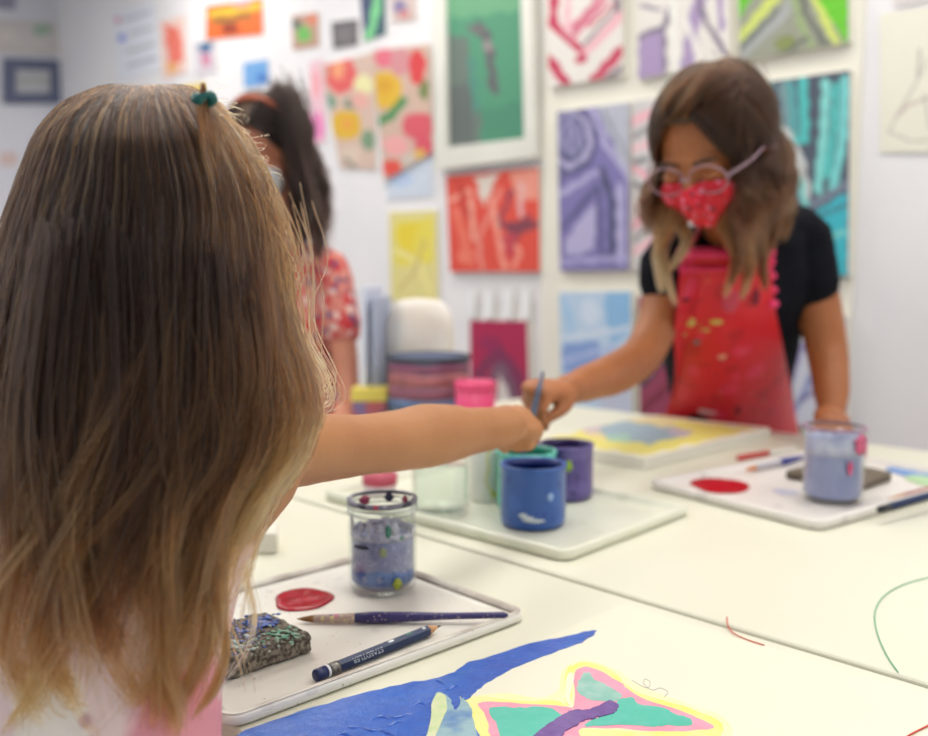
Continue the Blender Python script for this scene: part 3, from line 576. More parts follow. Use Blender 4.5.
wall_drip(c, rn - .0037, .75, top * .87, top * .97, .009, mm, t); wall_drip(c, rj + .0003, -PI / 2 + .25, top * .66, top * .8, .005, gm, t)
gj = np.random.default_rng(4); gms = [mat('grey_lilac_smear', rgb(150, 148, 166), rgb(176, 174, 190), .5, 200), mat('pale_lilac_smear', rgb(186, 184, 200), None, .5)]
for q_ in range(14): wall_drip(c, rj - .0033, -PI * gj.random(), top * (.66 + .05 * gj.random()), top * (.76 + .1 * gj.random()), .004 + .008 * gj.random(), gms[q_ % 2], t)
wall_drip(c, rj + .0003, -PI / 2 - .55, top * .53, top * .57, .018, nm, t); wall_drip(c, rj + .0008, -PI / 2 + .5, top * .1, top * .22, .009, mat('lime_smear', rgb(150, 160, 40), None, .4), t)
wall_drip(c, rj + .0003, -PI / 2 + .1, top * .46, top * .56, .007, mat('olive_smear', rgb(140, 150, 110), None, .4), t)
# plastic paint pots
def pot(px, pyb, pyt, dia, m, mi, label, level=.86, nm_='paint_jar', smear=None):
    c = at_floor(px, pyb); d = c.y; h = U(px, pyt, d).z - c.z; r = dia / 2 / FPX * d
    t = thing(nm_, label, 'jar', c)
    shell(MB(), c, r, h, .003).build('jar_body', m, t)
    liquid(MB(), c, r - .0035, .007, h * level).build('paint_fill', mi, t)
    paint_band(MB(), c, r - .0038, lambda a: h * level - .002, lambda a: h - .001, t=.0007).build('inner_shade_band', mi, t)  # shade inside the jar mouth, put in as a darker coloured band
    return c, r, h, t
BLUE = spots('blue_jar_paint', rgb(38, 84, 160), [(rgb(46, 92, 172), 30, .3), (rgb(32, 68, 146), 55, .2)], rough=.33, coat=.15)
c, r, h, t = pot(533, 524, 463, 66, BLUE, mat('blue_shaded_fill', rgb(10, 32, 100), None, .4), 'cobalt blue paint jar with a white smear, frontmost of the jars beside the fist', .8)  # fill colour darkened to carry the shade on the paint surface
JB = (c, r, h)
wsm = mat('white_smear', rgb(222, 226, 222), rgb(196, 208, 220), .5, 200)
for q_ in ((-.32, .24, .30, .012), (-.16, .17, .26, .016), (.04, .16, .22, .016), (.2, .17, .21, .010)): wall_drip(c, r + .0004, -PI / 2 - .05 + q_[0], h * q_[1], h * q_[2], q_[3], wsm, t)
if 1: wall_drip(c, r + .0004, -PI / 2 + .45, h * .5, h * .62, .008, mat('light_blue_smear', rgb(150, 180, 220), None, .5), t)
TEAL = spots('teal_jar_paint', rgb(72, 186, 168), [(rgb(96, 204, 188), 30, .3), (rgb(50, 160, 146), 50, .2)], rough=.3, coat=.3)
pot(526, 508, 450, 60, TEAL, mat('teal_shaded_fill', rgb(30, 140, 116), None, .3), 'teal paint jar standing behind the cobalt blue jar', .84)
PURP = spots('purple_jar_paint', rgb(84, 66, 138), [(rgb(98, 82, 152), 30, .3), (rgb(66, 48, 116), 50, .2)], rough=.35, coat=.3)
c, r, h, t = pot(565, 497, 443, 56, PURP, mat('purple_shaded_fill', rgb(58, 42, 104), None, .3), 'dark purple paint jar with a lime spot', .86)
wall_drip(c, r + .0004, -PI / 2 + .0, h * .58, h * .78, .010, mat('lime_smear'if 0 else 'lime_spot', rgb(150, 180, 50), None, .4), t)
# clear water jar
c = at_floor(441, 514); r = 30 / FPX * c.y; h = .115
t = thing('glass_jar', 'clear glass jar of clean water under the outstretched forearm', 'jar', c); shell(MB(), c, r, h, .003, neck=.9).build('glass', GLASS, t)
liquid(MB(), c, r - .0034, .008, h * .55).build('water', thin_glass('pale_water', (.955, .975, .955)), t)
# squeeze bottle, white and yellow
c = at_floor(486, 500); r = 16.5 / FPX * c.y
t = thing('paint_bottle', 'white squeeze bottle with yellow paint between the clear jar and the teal jar', 'bottle', c)
MB().lathe([(0, 0), (r * .9, 0), (r, .005), (r, .085), (r * .8, .1), (r * .45, .106), (r * .4, .112), (0, .112)], c, 32).build('bottle_body', mat('white_bottle', rgb(232, 232, 224), None, .35), t)
MB().lathe([(r * .4, .106), (r * .42, .112), (r * .2, .116), (r * .12, .12), (0, .121)], c, 24).build('nozzle', mat('yellow_cap', rgb(226, 206, 70), None, .4), t)
wall_drip(c, r + .0003, -PI / 2 + .55, .008, .082, r * 1.15, mat('yellow_label', rgb(222, 214, 100), rgb(206, 204, 84), .5), t, name='label')
# lilac jar on the right tray
c = at_floor(832, 500); r = 30 / FPX * c.y; h = U(832, 426, c.y).z - c.z
t = thing('glass_jar', 'glass jar of milky lilac water smeared with pink, on the right tray', 'jar', c); shell(MB(), c, r, h, .003).build('glass', GLASS, t)
liquid(MB(), c, r - .0034, .007, h * .64).build('rinse_water', mat('lilac_water', rgb(160, 164, 206), rgb(146, 152, 198), .3, 40), t)
paint_band(MB(), c, r - .0031, lambda a: h * .64, lambda a: h * (.88 + .02 * math.sin(3 * a) + .015 * math.sin(8 * a))).build('dried_film', mat('lilac_film', rgb(198, 200, 220), rgb(170, 174, 206), .5, 60), t)
pkm = mat('pink_smear', rgb(222, 110, 150), rgb(198, 70, 110), .4, 80)
wall_drip(c, r + .0004, -PI / 2 + .55, h * .68, h * .95, .02, pkm, t); wall_drip(c, r + .0004, -PI / 2 + .15, h * .42, h * .6, .007, pkm, t); wall_drip(c, r + .0004, -PI / 2 + .95, h * .62, h * .9, .01, pkm, t)
MB().lathe([(r - .0029, h + .0004), (r + .0018, h + .0004), (r + .0018, h - .003), (r + .0016, h - .003), (r + .0013, h + .0001), (r - .0027, h + .0001)], c, 48).build('painted_rim', mat('plum_rim', rgb(120, 100, 130), rgb(180, 140, 160), .4, 60), t)
# ================================================================== PUDDLES
def puddle(px, py, w, hgt, m, label, z=TF, name='paint_puddle', dome=.0022):
    c = on_z(px, py, z); sx = w / 2 / FPX * c.y; sy = (on_z(px, py - hgt / 2, z) - c).length
    n = 48; rings = []
    for rr, zz in ((1, 0), (.99, dome * .5), (.93, dome * .95), (.82, dome), (.6, dome * .7), (.35, dome * .8), (.12, dome * 1.1)):
        rings.append([c + Vector((math.cos(a) * sx, math.sin(a) * sy, 0)) * rr * (1 + .05 * math.sin(3 * a + 1) + .03 * math.sin(5 * a)) + Vector((0, 0, zz + .0002 + (dome * .5 * math.sin(a * 4) * (rr < .7) * rr))) for a in [2 * PI * j / n for j in range(n)]])
    o = MB().loft(rings).build(name, m); tag(o, label, 'paint'); return o
RED = mat('wet_red_paint', rgb(150, 0, 24), rgb(170, 6, 38), .2, 60, bump=.5, bscale=120, coat=.15)
puddle(303, 600, 60, 21, RED, 'glossy red paint puddle behind the brush tip on the nearest tray')
puddle(720, 486, 58, 14, mat('far_red_paint', rgb(176, 2, 28), None, .35, 60), 'red paint puddle left of the lilac jar')
puddle(909, 472, 40, 9, mat('far_blue_paint', rgb(104, 150, 210), None, .3, 60), 'light blue paint puddle at the far right of the right tray')
puddle(926, 481, 36, 9, mat('far_green_paint', rgb(178, 214, 160), None, .3, 60), 'pale green paint puddle in front of the light blue one')
puddle(786, 492, 26, 6, mat('lilac_wash', rgb(196, 198, 216), None, .3, 60), 'faint lilac wash of paint left of the lilac jar', dome=.0004)
puddle(655, 514, 30, 7, mat('grey_wash', rgb(186, 188, 196), None, .3, 60), 'faint grey paint wash at the right corner of the middle tray', dome=.0004) if 0 else None
# ================================================================== SPONGES
def sponge(corners, h, label, m, z=TF):
    P = [on_z(x, y, z + h) for x, y in corners]; N = 14; V = []; F = []
    g = np.random.default_rng(3)
    L_ = 5
    def pt(u, v): return P[0] * (1 - u) * (1 - v) + P[1] * u * (1 - v) + P[2] * u * v + P[3] * (1 - u) * v
    mb = MB(); n = 10
    per = [(i / n, 0) for i in range(n)] + [(1, i / n) for i in range(n)] + [(1 - i / n, 1) for i in range(n)] + [(0, 1 - i / n) for i in range(n)]
    rings = []
    ctr = pt(.5, .5)
    for zz, sc in ((.0003, .97), (h * .1, .995), (h * .5, 1.0), (h * .9, 1.0), (h, .97), (h * 1.02, .8), (h * 1.01, .5), (h, .2)):
        ring = []
        for u, v in per:
            p = pt(u, v); q = ctr + (p - ctr) * (sc * (1 + .012 * g.normal())); q.z = z + zz + (.0012 * g.normal() if zz > h * .8 else 0); ring.append(q)
        rings.append(ring)
    o = mb.loft(rings).build('sponge', m); s_ = o.modifiers.new('s', 'SUBSURF'); s_.levels = s_.render_levels = 2
    d = o.modifiers.new('d', 'DISPLACE'); tx = bpy.data.textures.new('pores', 'CLOUDS'); tx.noise_scale = .004; tx.noise_depth = 3; d.texture = tx; d.strength = .0028; d.mid_level = .5; d.texture_coords = 'GLOBAL'
    tag(o, label, 'sponge'); return o
SPM = mat('dirty_sponge', rgb(142, 132, 118), rgb(70, 60, 52), .9, 260, bump=1, bscale=500, ramp=(.35, .6))
sp = sponge([(266, 611), (313, 633), (222, 662), (190, 632)], .017, 'crusty brown sponge with blue paint lying beside the near girl', SPM)
# crusts of paint on the sponge
def crust(px, py, w, h_, m, z, par, seed):
    g = np.random.default_rng(seed); mb = MB()
    for i in range(70):
        q = on_z(px + g.normal() * w / 1.9, py + g.normal() * h_ / 1.9, z); rr = .0007 + .0014 * g.random() ** 2
        mb.ell(q, rr * 1.4, rr, .0009, n=8, m=5)
    return fuse('paint_crust', mb, .0005, m, par, 1)
crust(245, 630, 20, 16, mat('blue_crust', rgb(60, 96, 176), rgb(34, 60, 130), .35, 200, coat=.4), TF + .0185, sp, 1)
crust(264, 622, 12, 8, mat('blue_crust', rgb(0, 0, 0)), TF + .0185, sp, 4)
crust(286, 634, 18, 8, mat('green_crust', rgb(70, 140, 116), rgb(150, 170, 150), .5, 200), TF + .0185, sp, 2)
crust(240, 645, 22, 8, mat('pale_crust', rgb(176, 186, 170), rgb(120, 140, 140), .6, 200), TF + .0185, sp, 3)
sponge([(836, 459), (893, 472), (862, 482), (785, 470)], .014, 'grey brown sponge behind the lilac jar', mat('grey_sponge', rgb(124, 112, 98), rgb(98, 88, 76), .9, 150, bump=1, bscale=300))
# ================================================================== BRUSHES AND PENCILS
def rod(mb, a, b, prof, n=16):
    L_ = (b - a).length; mb.lathe([(r, t * L_) for t, r in prof], a, n, True, b - a); return mb
BR = mat('brown_bristles', rgb(140, 96, 50), rgb(96, 62, 34), .7, 200); 
def brush(a, b, label, hm, fm, bm_, w=.0035, fr=(.07, .26), end_r=.0018, wid=1.0):
    """a bristle tip, b handle end"""
    t = thing('paintbrush', label, 'brush', a); d = (b - a); L_ = d.length; P = lambda s_: a + d * s_
    rod(MB(), a, P(fr[0] + .01), [(0, .0004), (.35, w * .5), (.75, w * .8 * wid), (1, w * .85)]).build('bristles', bm_, t)
    rod(MB(), P(fr[0]), P(fr[1]), [(0, w * .88), (.5, w * 1.0), (.52, w * 1.06), (.56, w * 1.0), (.8, w * 1.05), (.83, w * 1.12), (.86, w * 1.05), (1, w * 1.08)]).build('ferrule', fm, t)
    rod(MB(), P(fr[1] - .005), b, [(0, w * 1.1), (.12, w * 1.35), (.3, w * 1.2), (.6, w * .8), (.97, end_r), (1, end_r * .5)]).build('handle', hm, t)
    return t
fm1 = spots('splattered_ferrule', rgb(176, 150, 140), [(rgb(210, 196, 140), 160, .3), (rgb(196, 120, 140), 120, .2), (rgb(70, 60, 110), 150, .18)], rough=.4)
hm1 = spots('splattered_navy_handle', rgb(48, 40, 96), [(rgb(72, 60, 110), 90, .25), (rgb(190, 170, 150), 260, .13)], rough=.35)
a = on_z(297, 619, TF + .004); b = on_z(508, 615, TZ + .0125)
brush(a, b, 'paintbrush with dark navy handle lying behind the pencil', hm1, fm1, BR, .0039, (.08, .28), .0028)
# pencil
a = on_z(315, 676, TF + .0052); b = on_z(441, 625.5, TF + .0052); d = (b - a); L_ = d.length; dn = d.normalized()
t = thing('pencil', 'dark blue pencil with a white band at its end, pointing right', 'pencil', a)
hexm = spots('navy_pencil_lacquer', rgb(16, 38, 76), [(rgb(20, 46, 84), 60, .3)], rough=.4)
def seg(t0, t1, prof, m, name, n=16): return rod(MB(), a + d * t0, a + d * t1, prof, n).build(name, m, t, n > 8)
R0 = .0050
seg(0, .075, [(0, R0 * .8), (.08, R0 * .97), (1, R0)], mat('navy_cap', rgb(22, 36, 84), None, .4), 'end_cap')
seg(.074, .09, [(0, R0 * 1.04), (1, R0 * 1.04)], mat('white_band', rgb(226, 228, 232), None, .4), 'white_band')
seg(.089, .16, [(0, R0 * 1.0), (.2, R0 * 1.05), (.4, R0), (.6, R0 * 1.05), (.8, R0), (1, R0 * 1.03)], mat('tarnished_band', rgb(130, 126, 118), rgb(80, 78, 80), .35, 300, metal=.7), 'ferrule')
seg(.159, .88, [(0, R0), (1, R0)], hexm, 'barrel', 6)
seg(.878, .965, [(0, R0 * .97), (1, .0012)], mat('pencil_wood', rgb(206, 160, 116), rgb(190, 142, 100), .7, 300), 'sharpened_wood')
seg(.963, 1.0, [(0, .0012), (1, .0003)], mat('graphite', rgb(52, 52, 58), None, .35), 'lead')
for s_, w_ in ((.57, .010), (.845, .006)): 
    q = a + d * s_; e = MB().ell(q + Vector((0, -.0008, R0 * .82)), w_ * .35, .0016, .0008, dn, dn.cross(Vector((0, 0, 1)))).build('white_chip', mat('white_band', (0, 0, 0)), t)
e = MB().ell(a + d * .72 + Vector((0, -.0006, R0 * .84)), .004, .0014, .0007, dn, dn.cross(Vector((0, 0, 1)))).build('green_fleck', gm, t)
tx = bpy.data.curves.new('t', 'FONT'); tx.body = 'STAEDTLER'; tx.size = .0062; tx.extrude = .00008; tx.align_x = 'CENTER'; tx.align_y = 'CENTER'
to = bpy.data.objects.new('t', tx); col.objects.link(to)
me = bpy.data.meshes.new_from_object(to.evaluated_get(bpy.context.evaluated_depsgraph_get())); bpy.data.objects.remove(to)
zu = (CAM - a).normalized(); zu = (zu - dn * zu.dot(dn)).normalized(); xx = -dn; yy = zu.cross(xx)
zz_ = Matrix((xx, yy, zu)).transposed().to_4x4(); me.transform(Matrix.Translation(a + d * .365 + zu * (R0 * .93)) @ zz_)
me.materials.append(mat('silver_lettering', rgb(176, 182, 190), None, .4)); obj('lettering', me, t)
# right tray implements
fm2 = mat('far_ferrule', rgb(170, 166, 176), rgb(196, 192, 200), .4, 200)
a = on_z(745, 470, TF + .007); b = on_z(812, 455, TF + .007)
brush(a, b, 'paintbrush with orange bristles and blue handle left of the lilac jar', mat('royal_handle', rgb(54, 58, 132), None, .4), fm2, mat('orange_bristles', rgb(206, 120, 50), None, .6), .0046, (.14, .5), .003)
a = on_z(738, 458, TF + .005); b = on_z(796, 449, TF + .005)
t = thing('paint_marker', 'white paint marker with a red cap behind the orange bristled brush', 'marker', a)
rod(MB(), a, a + (b - a) * .5, [(0, .0042), (.05, .005), (1, .0052)]).build('cap', mat('red_cap', rgb(196, 60, 60), None, .4), t)
rod(MB(), a + (b - a) * .495, b, [(0, .0045), (.9, .0045), (1, .003)]).build('barrel', WHITE, t)
a = on_z(878, 510, TZ + .019); b = on_z(965, 485, TZ + .023)
t = thing('paintbrush', 'dark navy brush handle resting on the rim of the right tray', 'brush', a)
rod(MB(), a, a + (b - a) * .12, [(0, .001), (.1, .0042), (1, .0048)]).build('handle_tip', mat('black_tip', rgb(20, 24, 34), None, .4), t)
rod(MB(), a + (b - a) * .118, b, [(0, .0048), (.6, .0052), (1, .004)]).build('handle', mat('navy_handle', rgb(28, 44, 84), None, .35), t)
a = on_z(888, 499, TF + .006); b = on_z(960, 481, TF + .009)
t = thing('pencil', 'thin red brown pencil behind the dark navy handle', 'pencil', a)
rod(MB(), a, a + (b - a) * .2, [(0, .0005), (1, .003)]).build('sharpened_wood', mat('pencil_wood', (0, 0, 0)), t); rod(MB(), a + (b - a) * .19, b, [(0, .0032), (1, .0032)], 6).build('barrel', mat('red_brown_barrel', rgb(170, 96, 92), None, .4), t, False)
# ================================================================== YELLOW CANVAS ON THE TABLE
F4 = on_z(645, 458, TZ + .02); R4 = on_z(770, 428, TZ + .02); L4 = on_z(524, 440, TZ + .02); Bk = R4 + (L4 - F4)
painted_slab('stretched_canvas', [L4, Bk, R4, F4], Vector((0, 0, -1)), .0195, (228, 218, 118), [
    ('l', [proj(L4), proj(Bk), proj(R4), proj(F4), proj(L4)], 5, (232, 228, 212)), ('p', [(560, 424), (600, 414), (680, 418), (670, 430), (620, 442), (590, 436)], (228, 208, 150)), ('p', [(596, 430), (620, 420), (672, 428), (684, 436), (648, 444), (606, 438)], (150, 172, 184)), ('c', 618, 438, 12, (160, 196, 176), 4), ('c', 680, 432, 12, (190, 176, 190), 4), ('c', 590, 428, 14, (206, 184, 190), 4)],
    None, (60, 60), wob=1.5, label='yellow painting on stretched canvas lying flat in front of the red apron', cat_='painting')
# ================================================================== BUTTERFLY PAINTING (paper with layers of wet paint)
pw = [on_z(x, y, TZ + .0012) for x, y in ((560, 606), (905, 716))]
t = thing('butterfly_painting', 'half finished butterfly painting with wet blue strokes on cream paper', 'painting', on_z(560, 700, TZ))
abox('paper', -.40, .50, .47 * S + .0, SEAM - .022, TZ + .0002, TZ + .0012, mat('cream_paper', rgb(228, 225, 206), rgb(225, 222, 202), .55, 3), t)
def layer(pts, m, name, z0, h, seed=0, jit=.7, sub=5, bumpy=0):
    g = np.random.default_rng(seed); P = []
    n = len(pts)
    for i in range(n):
        p0, p1, p2, p3 = [Vector((*pts[(i + k) % n], 0)) for k in (-1, 0, 1, 2)]
        for k in range(sub):
            u = k / sub; v = .5 * ((2 * p1) + (p2 - p0) * u + (2 * p0 - 5 * p1 + 4 * p2 - p3) * u * u + (3 * p1 - p0 - 3 * p2 + p3) * u ** 3)
            P.append((v.x + g.normal() * jit, v.y + g.normal() * jit * .6))
    bm = bmesh.new(); vs = [bm.verts.new(on_z(x, y, z0)) for x, y in P]; f = bm.faces.new(vs)
    if f.normal.z < 0: f.normal_flip()
    bmesh.ops.triangulate(bm, faces=[f], ngon_method='EAR_CLIP')
    r = bmesh.ops.extrude_face_region(bm, geom=bm.faces[:]); top = [v for v in r['geom'] if isinstance(v, bmesh.types.BMVert)]
    for v in top: v.co.z += h
    bmesh.ops.recalc_face_normals(bm, faces=bm.faces); me = bpy.data.meshes.new(name); bm.to_mesh(me); bm.free(); me.materials.append(m)
    return obj(name, me, t)
def wet(name, c1, c2, bump, sc, rough=.25, coat=.5): return mat(name, c1, c2, rough, sc, bump=bump, bscale=sc * 2.2, coat=coat, ramp=(.3, .7))
BLP = wet('wet_blue_paint', rgb(50, 104, 196), rgb(40, 88, 182), .9, 45, .3, .35)
Z1 = TZ + .0012
YW = mat('pale_yellow_paint', rgb(236, 228, 120), rgb(238, 230, 158), .6, 40, bump=.2)
YS = mat('soft_yellow_wash', rgb(238, 231, 172), rgb(236, 230, 190), .6, 30)
PKM = mat('bubblegum_paint', rgb(240, 148, 170), rgb(238, 160, 182), .5, 60, bump=.2)
TLM = mat('teal_green_paint', rgb(78, 186, 164), rgb(96, 190, 172), .45, 70, bump=.3)
TL2 = mat('greyed_teal_paint', rgb(132, 186, 172), rgb(160, 196, 186), .45, 90, bump=.3)
VIO = wet('violet_paint', rgb(116, 84, 158), rgb(98, 70, 142), .5, 90)
layer([(462, 702), (500, 693), (540, 698), (558, 690), (562, 672), (575, 662), (592, 661), (620, 672), (640, 686), (700, 708), (722, 716), (732, 735), (700, 760), (560, 775), (478, 770), (470, 735)], YS, 'yellow_wash', Z1, .0001, 1, .3)
layer([(464, 700), (482, 697), (520, 701), (556, 701), (566, 706), (560, 712), (500, 706), (484, 712), (492, 730), (500, 765), (478, 765), (474, 735), (468, 716)], YW, 'yellow_border', Z1, .0002, 2, .5)
layer([(566, 672), (576, 664), (592, 663), (612, 671), (634, 690), (662, 700), (700, 712), (720, 722), (720, 736), (690, 742), (640, 744), (600, 740), (570, 732), (572, 728), (640, 732), (690, 730), (704, 722), (660, 706), (628, 692), (606, 676), (588, 667), (574, 672), (572, 700), (566, 704)], YW, 'yellow_outline', Z1, .0002, 3, .5)
layer([(478, 704), (500, 702), (556, 706), (574, 706), (574, 676), (584, 667), (600, 671), (622, 684), (640, 697), (680, 711), (706, 722), (714, 728), (690, 731), (650, 731), (600, 728), (578, 732), (590, 760), (500, 765), (492, 742), (486, 716)], PKM, 'pink_border', Z1, .0003, 4, .5)
layer([(574, 676), (570, 700), (574, 710), (566, 700), (567, 676)], mat('cream_gap', rgb(236, 231, 205), None, .6), 'unpainted_gap', Z1, .0004, 4, .2)
layer([(490, 709), (520, 708), (548, 708), (560, 714), (566, 722), (556, 740), (540, 765), (505, 765), (498, 728)], TLM, 'teal_wing', Z1, .0005, 5, .7)
layer([(578, 684), (583, 674), (590, 673), (594, 680), (608, 686), (622, 696), (616, 701), (596, 701), (586, 698), (578, 692)], TL2, 'small_teal_wing', Z1, .0005, 6, .6)
layer([(618, 701), (632, 698), (640, 705), (662, 708), (676, 715), (690, 719), (690, 726), (668, 726), (650, 727), (620, 725), (590, 727), (586, 724), (604, 716), (616, 708)], TLM, 'teal_wing', Z1, .0006, 7, .5)
layer([(610, 702), (618, 706), (614, 714), (598, 718), (584, 722), (570, 730), (548, 745), (520, 765), (502, 765), (540, 732), (560, 718), (572, 712), (590, 710)], VIO, 'violet_body', Z1, .0012, 8, .8)
layer([(596, 632), (586, 640), (560, 650), (520, 666), (492, 680), (476, 692), (466, 700), (452, 690), (440, 686), (400, 696), (330, 706), (262, 728), (232, 762), (228, 752), (236, 736), (300, 712), (370, 692), (440, 678), (470, 664), (530, 644), (570, 636), (590, 631)], BLP, 'blue_stroke', Z1, .0007, 9, .8)
layer([(250, 733), (330, 706), (390, 688), (440, 680), (456, 690), (462, 706), (472, 722), (470, 770), (234, 772)], BLP, 'blue_background', Z1, .0009, 10, .7)
layer([(433, 700), (440, 694), (450, 700), (456, 712), (462, 700), (468, 706), (474, 722), (476, 765), (424, 768), (430, 735)], mat('marbled_green_paint', rgb(150, 186, 196), rgb(94, 140, 190), .3, 50, bump=.6, bscale=160, coat=.4, ramp=(.4, .6)), 'marbled_wing', Z1, .0014, 11, .8)
layer([(433, 702), (440, 695), (446, 700), (446, 714), (436, 736), (424, 765), (418, 765), (428, 735)], mat('pale_green_streak', rgb(196, 218, 160), rgb(222, 228, 190), .35, 70, bump=.5, coat=.4), 'pale_green_streak', Z1, .002, 12, .6)
BLG = wet('glossy_blue_ridge', rgb(54, 108, 200), rgb(44, 92, 186), .9, 60, .12, .8)
for i, (x, y, l) in enumerate(((400, 716, 16), (395, 724, 12), (380, 719, 14), (440, 683, 10), (388, 733, 14), (372, 729, 16), (356, 726, 12), (452, 688, 8), (418, 705, 10), (345, 736, 14))):
    p = [on_z(x + l * 1.6 * (k - 2) / 4, y + math.sin(k * 1.3 + i) * 2.2, Z1 + .0007) for k in range(5)]
    MB().tube(p, [.0003, .0012, .0017, .0011, .0003], 10, sub=4).build('paint_ridge', BLG, t)
# pencil squiggle and cut threads
def thread(px, z, r, m, label, name='thread', cat_='thread'):
    pts = [on_z(x, y, z + r) for x, y in px]; P, R = cat(pts, [r] * len(pts), 6)
    o = MB().tube(P, R, 6).build(name, m); tag(o, label, cat_); return o
P_ = [on_z(x, y, Z1 + .0002) for x, y in ((632, 680), (640, 685), (648, 688), (650, 682), (645, 679), (644, 684), (652, 690), (660, 688), (668, 692), (664, 697))]
MB().tube(*cat(P_, [.00018] * len(P_), 5), sides=5).build('pencil_scribble', mat('graphite_line', rgb(160, 156, 146), None, .7), t)
thread([(727, 617), (728, 626), (735, 634), (748, 640), (764, 645)], TZ + .0014, .0006, mat('red_thread', rgb(206, 72, 52), None, .7), 'short red thread lying across the seam between the tables')
thread([(935, 576), (905, 584), (884, 596), (875, 612), (877, 632), (886, 654), (898, 672)], TZ + .0002, .0006, mat('green_thread', rgb(120, 184, 146), None, .7), 'long curved green thread on the bare table at right')
thread([(950, 714), (925, 727), (908, 736), (890, 750)], TZ + .0014, .0006, mat('red_thread', (0, 0, 0)), 'red thread at the lower right of the nearer table')
# ================================================================== THINGS AT THE FAR LEFT OF THE TABLE
def cyl(px, pyb, pyt, w, z=TZ): c = on_z(px, pyb, z + .0004); return c, w / 2 / FPX * c.y, U(px, pyt, c.y).z - c.z
c, r, h = cyl(429, 428, 356, 80)
t = thing('paper_bin', 'round container with pink, blue and green bands behind the near girl\'s arm', 'container', c)
shell(MB(), c, r, h, .004).build('bin_body', mat('grey_blue_tin', rgb(110, 120, 150), None, .5), t)
for z0, z1, cc in ((.0, .3, (70, 128, 116)), (.3, .45, (96, 120, 160)), (.45, .62, (150, 92, 112)), (.62, .8, (182, 110, 116)), (.8, .93, (150, 90, 120))):
    paint_band(MB(), c, r + .0003, lambda a, q=z0: h * q + .001, lambda a, q=z1: h * (q + .012 * math.sin(5 * a)), t=.0008).build('colour_band', mat('band_%d' % int(z0 * 100), rgb(*cc), tuple(x * .7 for x in rgb(*cc)), .5, 30), t)
MB().lathe([(r + .001, h - .006), (r + .004, h - .006), (r + .004, h + .003), (r - .002, h + .003), (r - .002, h - .004)], c, 48).build('rim', mat('dark_rim', rgb(60, 66, 80), None, .5), t)
c, r, h = cyl(475, 440, 381, 40)
t = thing('paint_tub', 'bright pink tub standing behind the outstretched arm', 'tub', c); PM = mat('hot_pink_plastic', rgb(232, 76, 126), None, .4)
MB().lathe([(0, 0), (r * .9, 0), (r * .95, .004), (r, h - .014), (0, h - .014)], c, 40).build('tub_body', PM, t)
MB().lathe([(r, h - .016), (r * 1.05, h - .014), (r * 1.05, h - .002), (r * 1.0, h), (r * .8, h), (r * .78, h - .002), (0, h - .002)], c, 40).build('lid', PM, t)
c, r, h = cyl(371, 425, 387, 34)
t = thing('yellow_box', 'small box with a yellow top left of the banded container', 'box', c)
MB().box(c + Vector((-r, -.03, 0)), (2 * r, 0, 0), (0, .06, 0), (0, 0, h - .025)).build('box_body', mat('blue_red_box', rgb(110, 110, 160), rgb(190, 90, 90), .5, 30), t, False, .002)
MB().box(c + Vector((-r - .002, -.032, h - .026)), (2 * r + .004, 0, 0), (0, .064, 0), (0, 0, .026)).build('lid', mat('yellow_lid', rgb(226, 206, 96), None, .5), t, False, .002)
# white bag
c = on_z(414, 418, TZ + .0004); mb = MB(); g = np.random.default_rng(9); d = c.y
rows = [(418, 390, 448, .05), (400, 388, 450, .055), (370, 387, 452, .055), (345, 386, 455, .05), (325, 387, 456, .045), (308, 390, 450, .038), (298, 398, 438, .02)]
rings = []
for y, x0, x1, dp in rows:
    z = U(400, y, d).z; xc = ((x0 + x1) / 2 - 464) / FPX * d; hw = (x1 - x0) / 2 / FPX * d
    rings.append([Vector((xc + hw * math.cos(a) * (1 + .09 * math.sin(5 * a + y)), d + .02 + dp * math.sin(a) * (1 + .09 * math.sin(4 * a + y * .3)), max(z, TZ + .0004))) for a in [2 * PI * j / 28 for j in range(28)]])
o = mb.loft(rings).build('paper_bag', mat('white_bag_paper', rgb(238, 234, 228), rgb(226, 214, 202), .7, 12, bump=.5, bscale=20), sub=1); tag(o, 'crumpled white paper bag standing behind the banded container', 'bag')
# folders
for i, (x, w_, cc, lab, pyt) in enumerate(((378, .010, (176, 184, 206), 'grey blue folder standing upright left of the white bag', 296), (369, .010, (214, 218, 236), 'pale lilac folder standing upright beside the floral shirt', 286))):
    c = on_z(x, 418, TZ + .0004); h = U(x, pyt, c.y).z - c.z
    o = MB().box(c + Vector((-w_ / 2, -.08, 0)), (w_, 0, 0), (.02, .15, 0), (0, 0, h)).build('upright_folder', mat('folder_%d' % i, rgb(*cc), None, .6), None, False, .003); tag(o, lab, 'folder')
# small white box beside the near girl's arm
c = on_z(258, 555, TZ + .0004)
o = MB().box(c + Vector((-.03, -.0, 0)), (.052, .004, 0), (-.01, .05, 0), (0, 0, .024)).build('white_eraser_block', mat('matt_white', rgb(226, 222, 208), None, .6), None, False, .003); tag(o, 'little white block on the table left of the nearest jar', 'block')
# pink tub behind the near jar
c, r, h = cyl(380, 497, 474, 34)
t = thing('paint_tub', 'small dark pink tub seen just behind the mouth of the nearest jar', 'tub', c)
MB().lathe([(0, 0), (r * .92, 0), (r, .004), (r, h - .01), (0, h - .01)], c, 32).build('tub_body', mat('milky_tub', rgb(226, 214, 214), None, .4), t)
MB().lathe([(r, h - .014), (r * 1.05, h - .013), (r * 1.05, h), (0, h)], c, 32).build('lid', mat('rose_lid', rgb(186, 76, 96), None, .4), t)
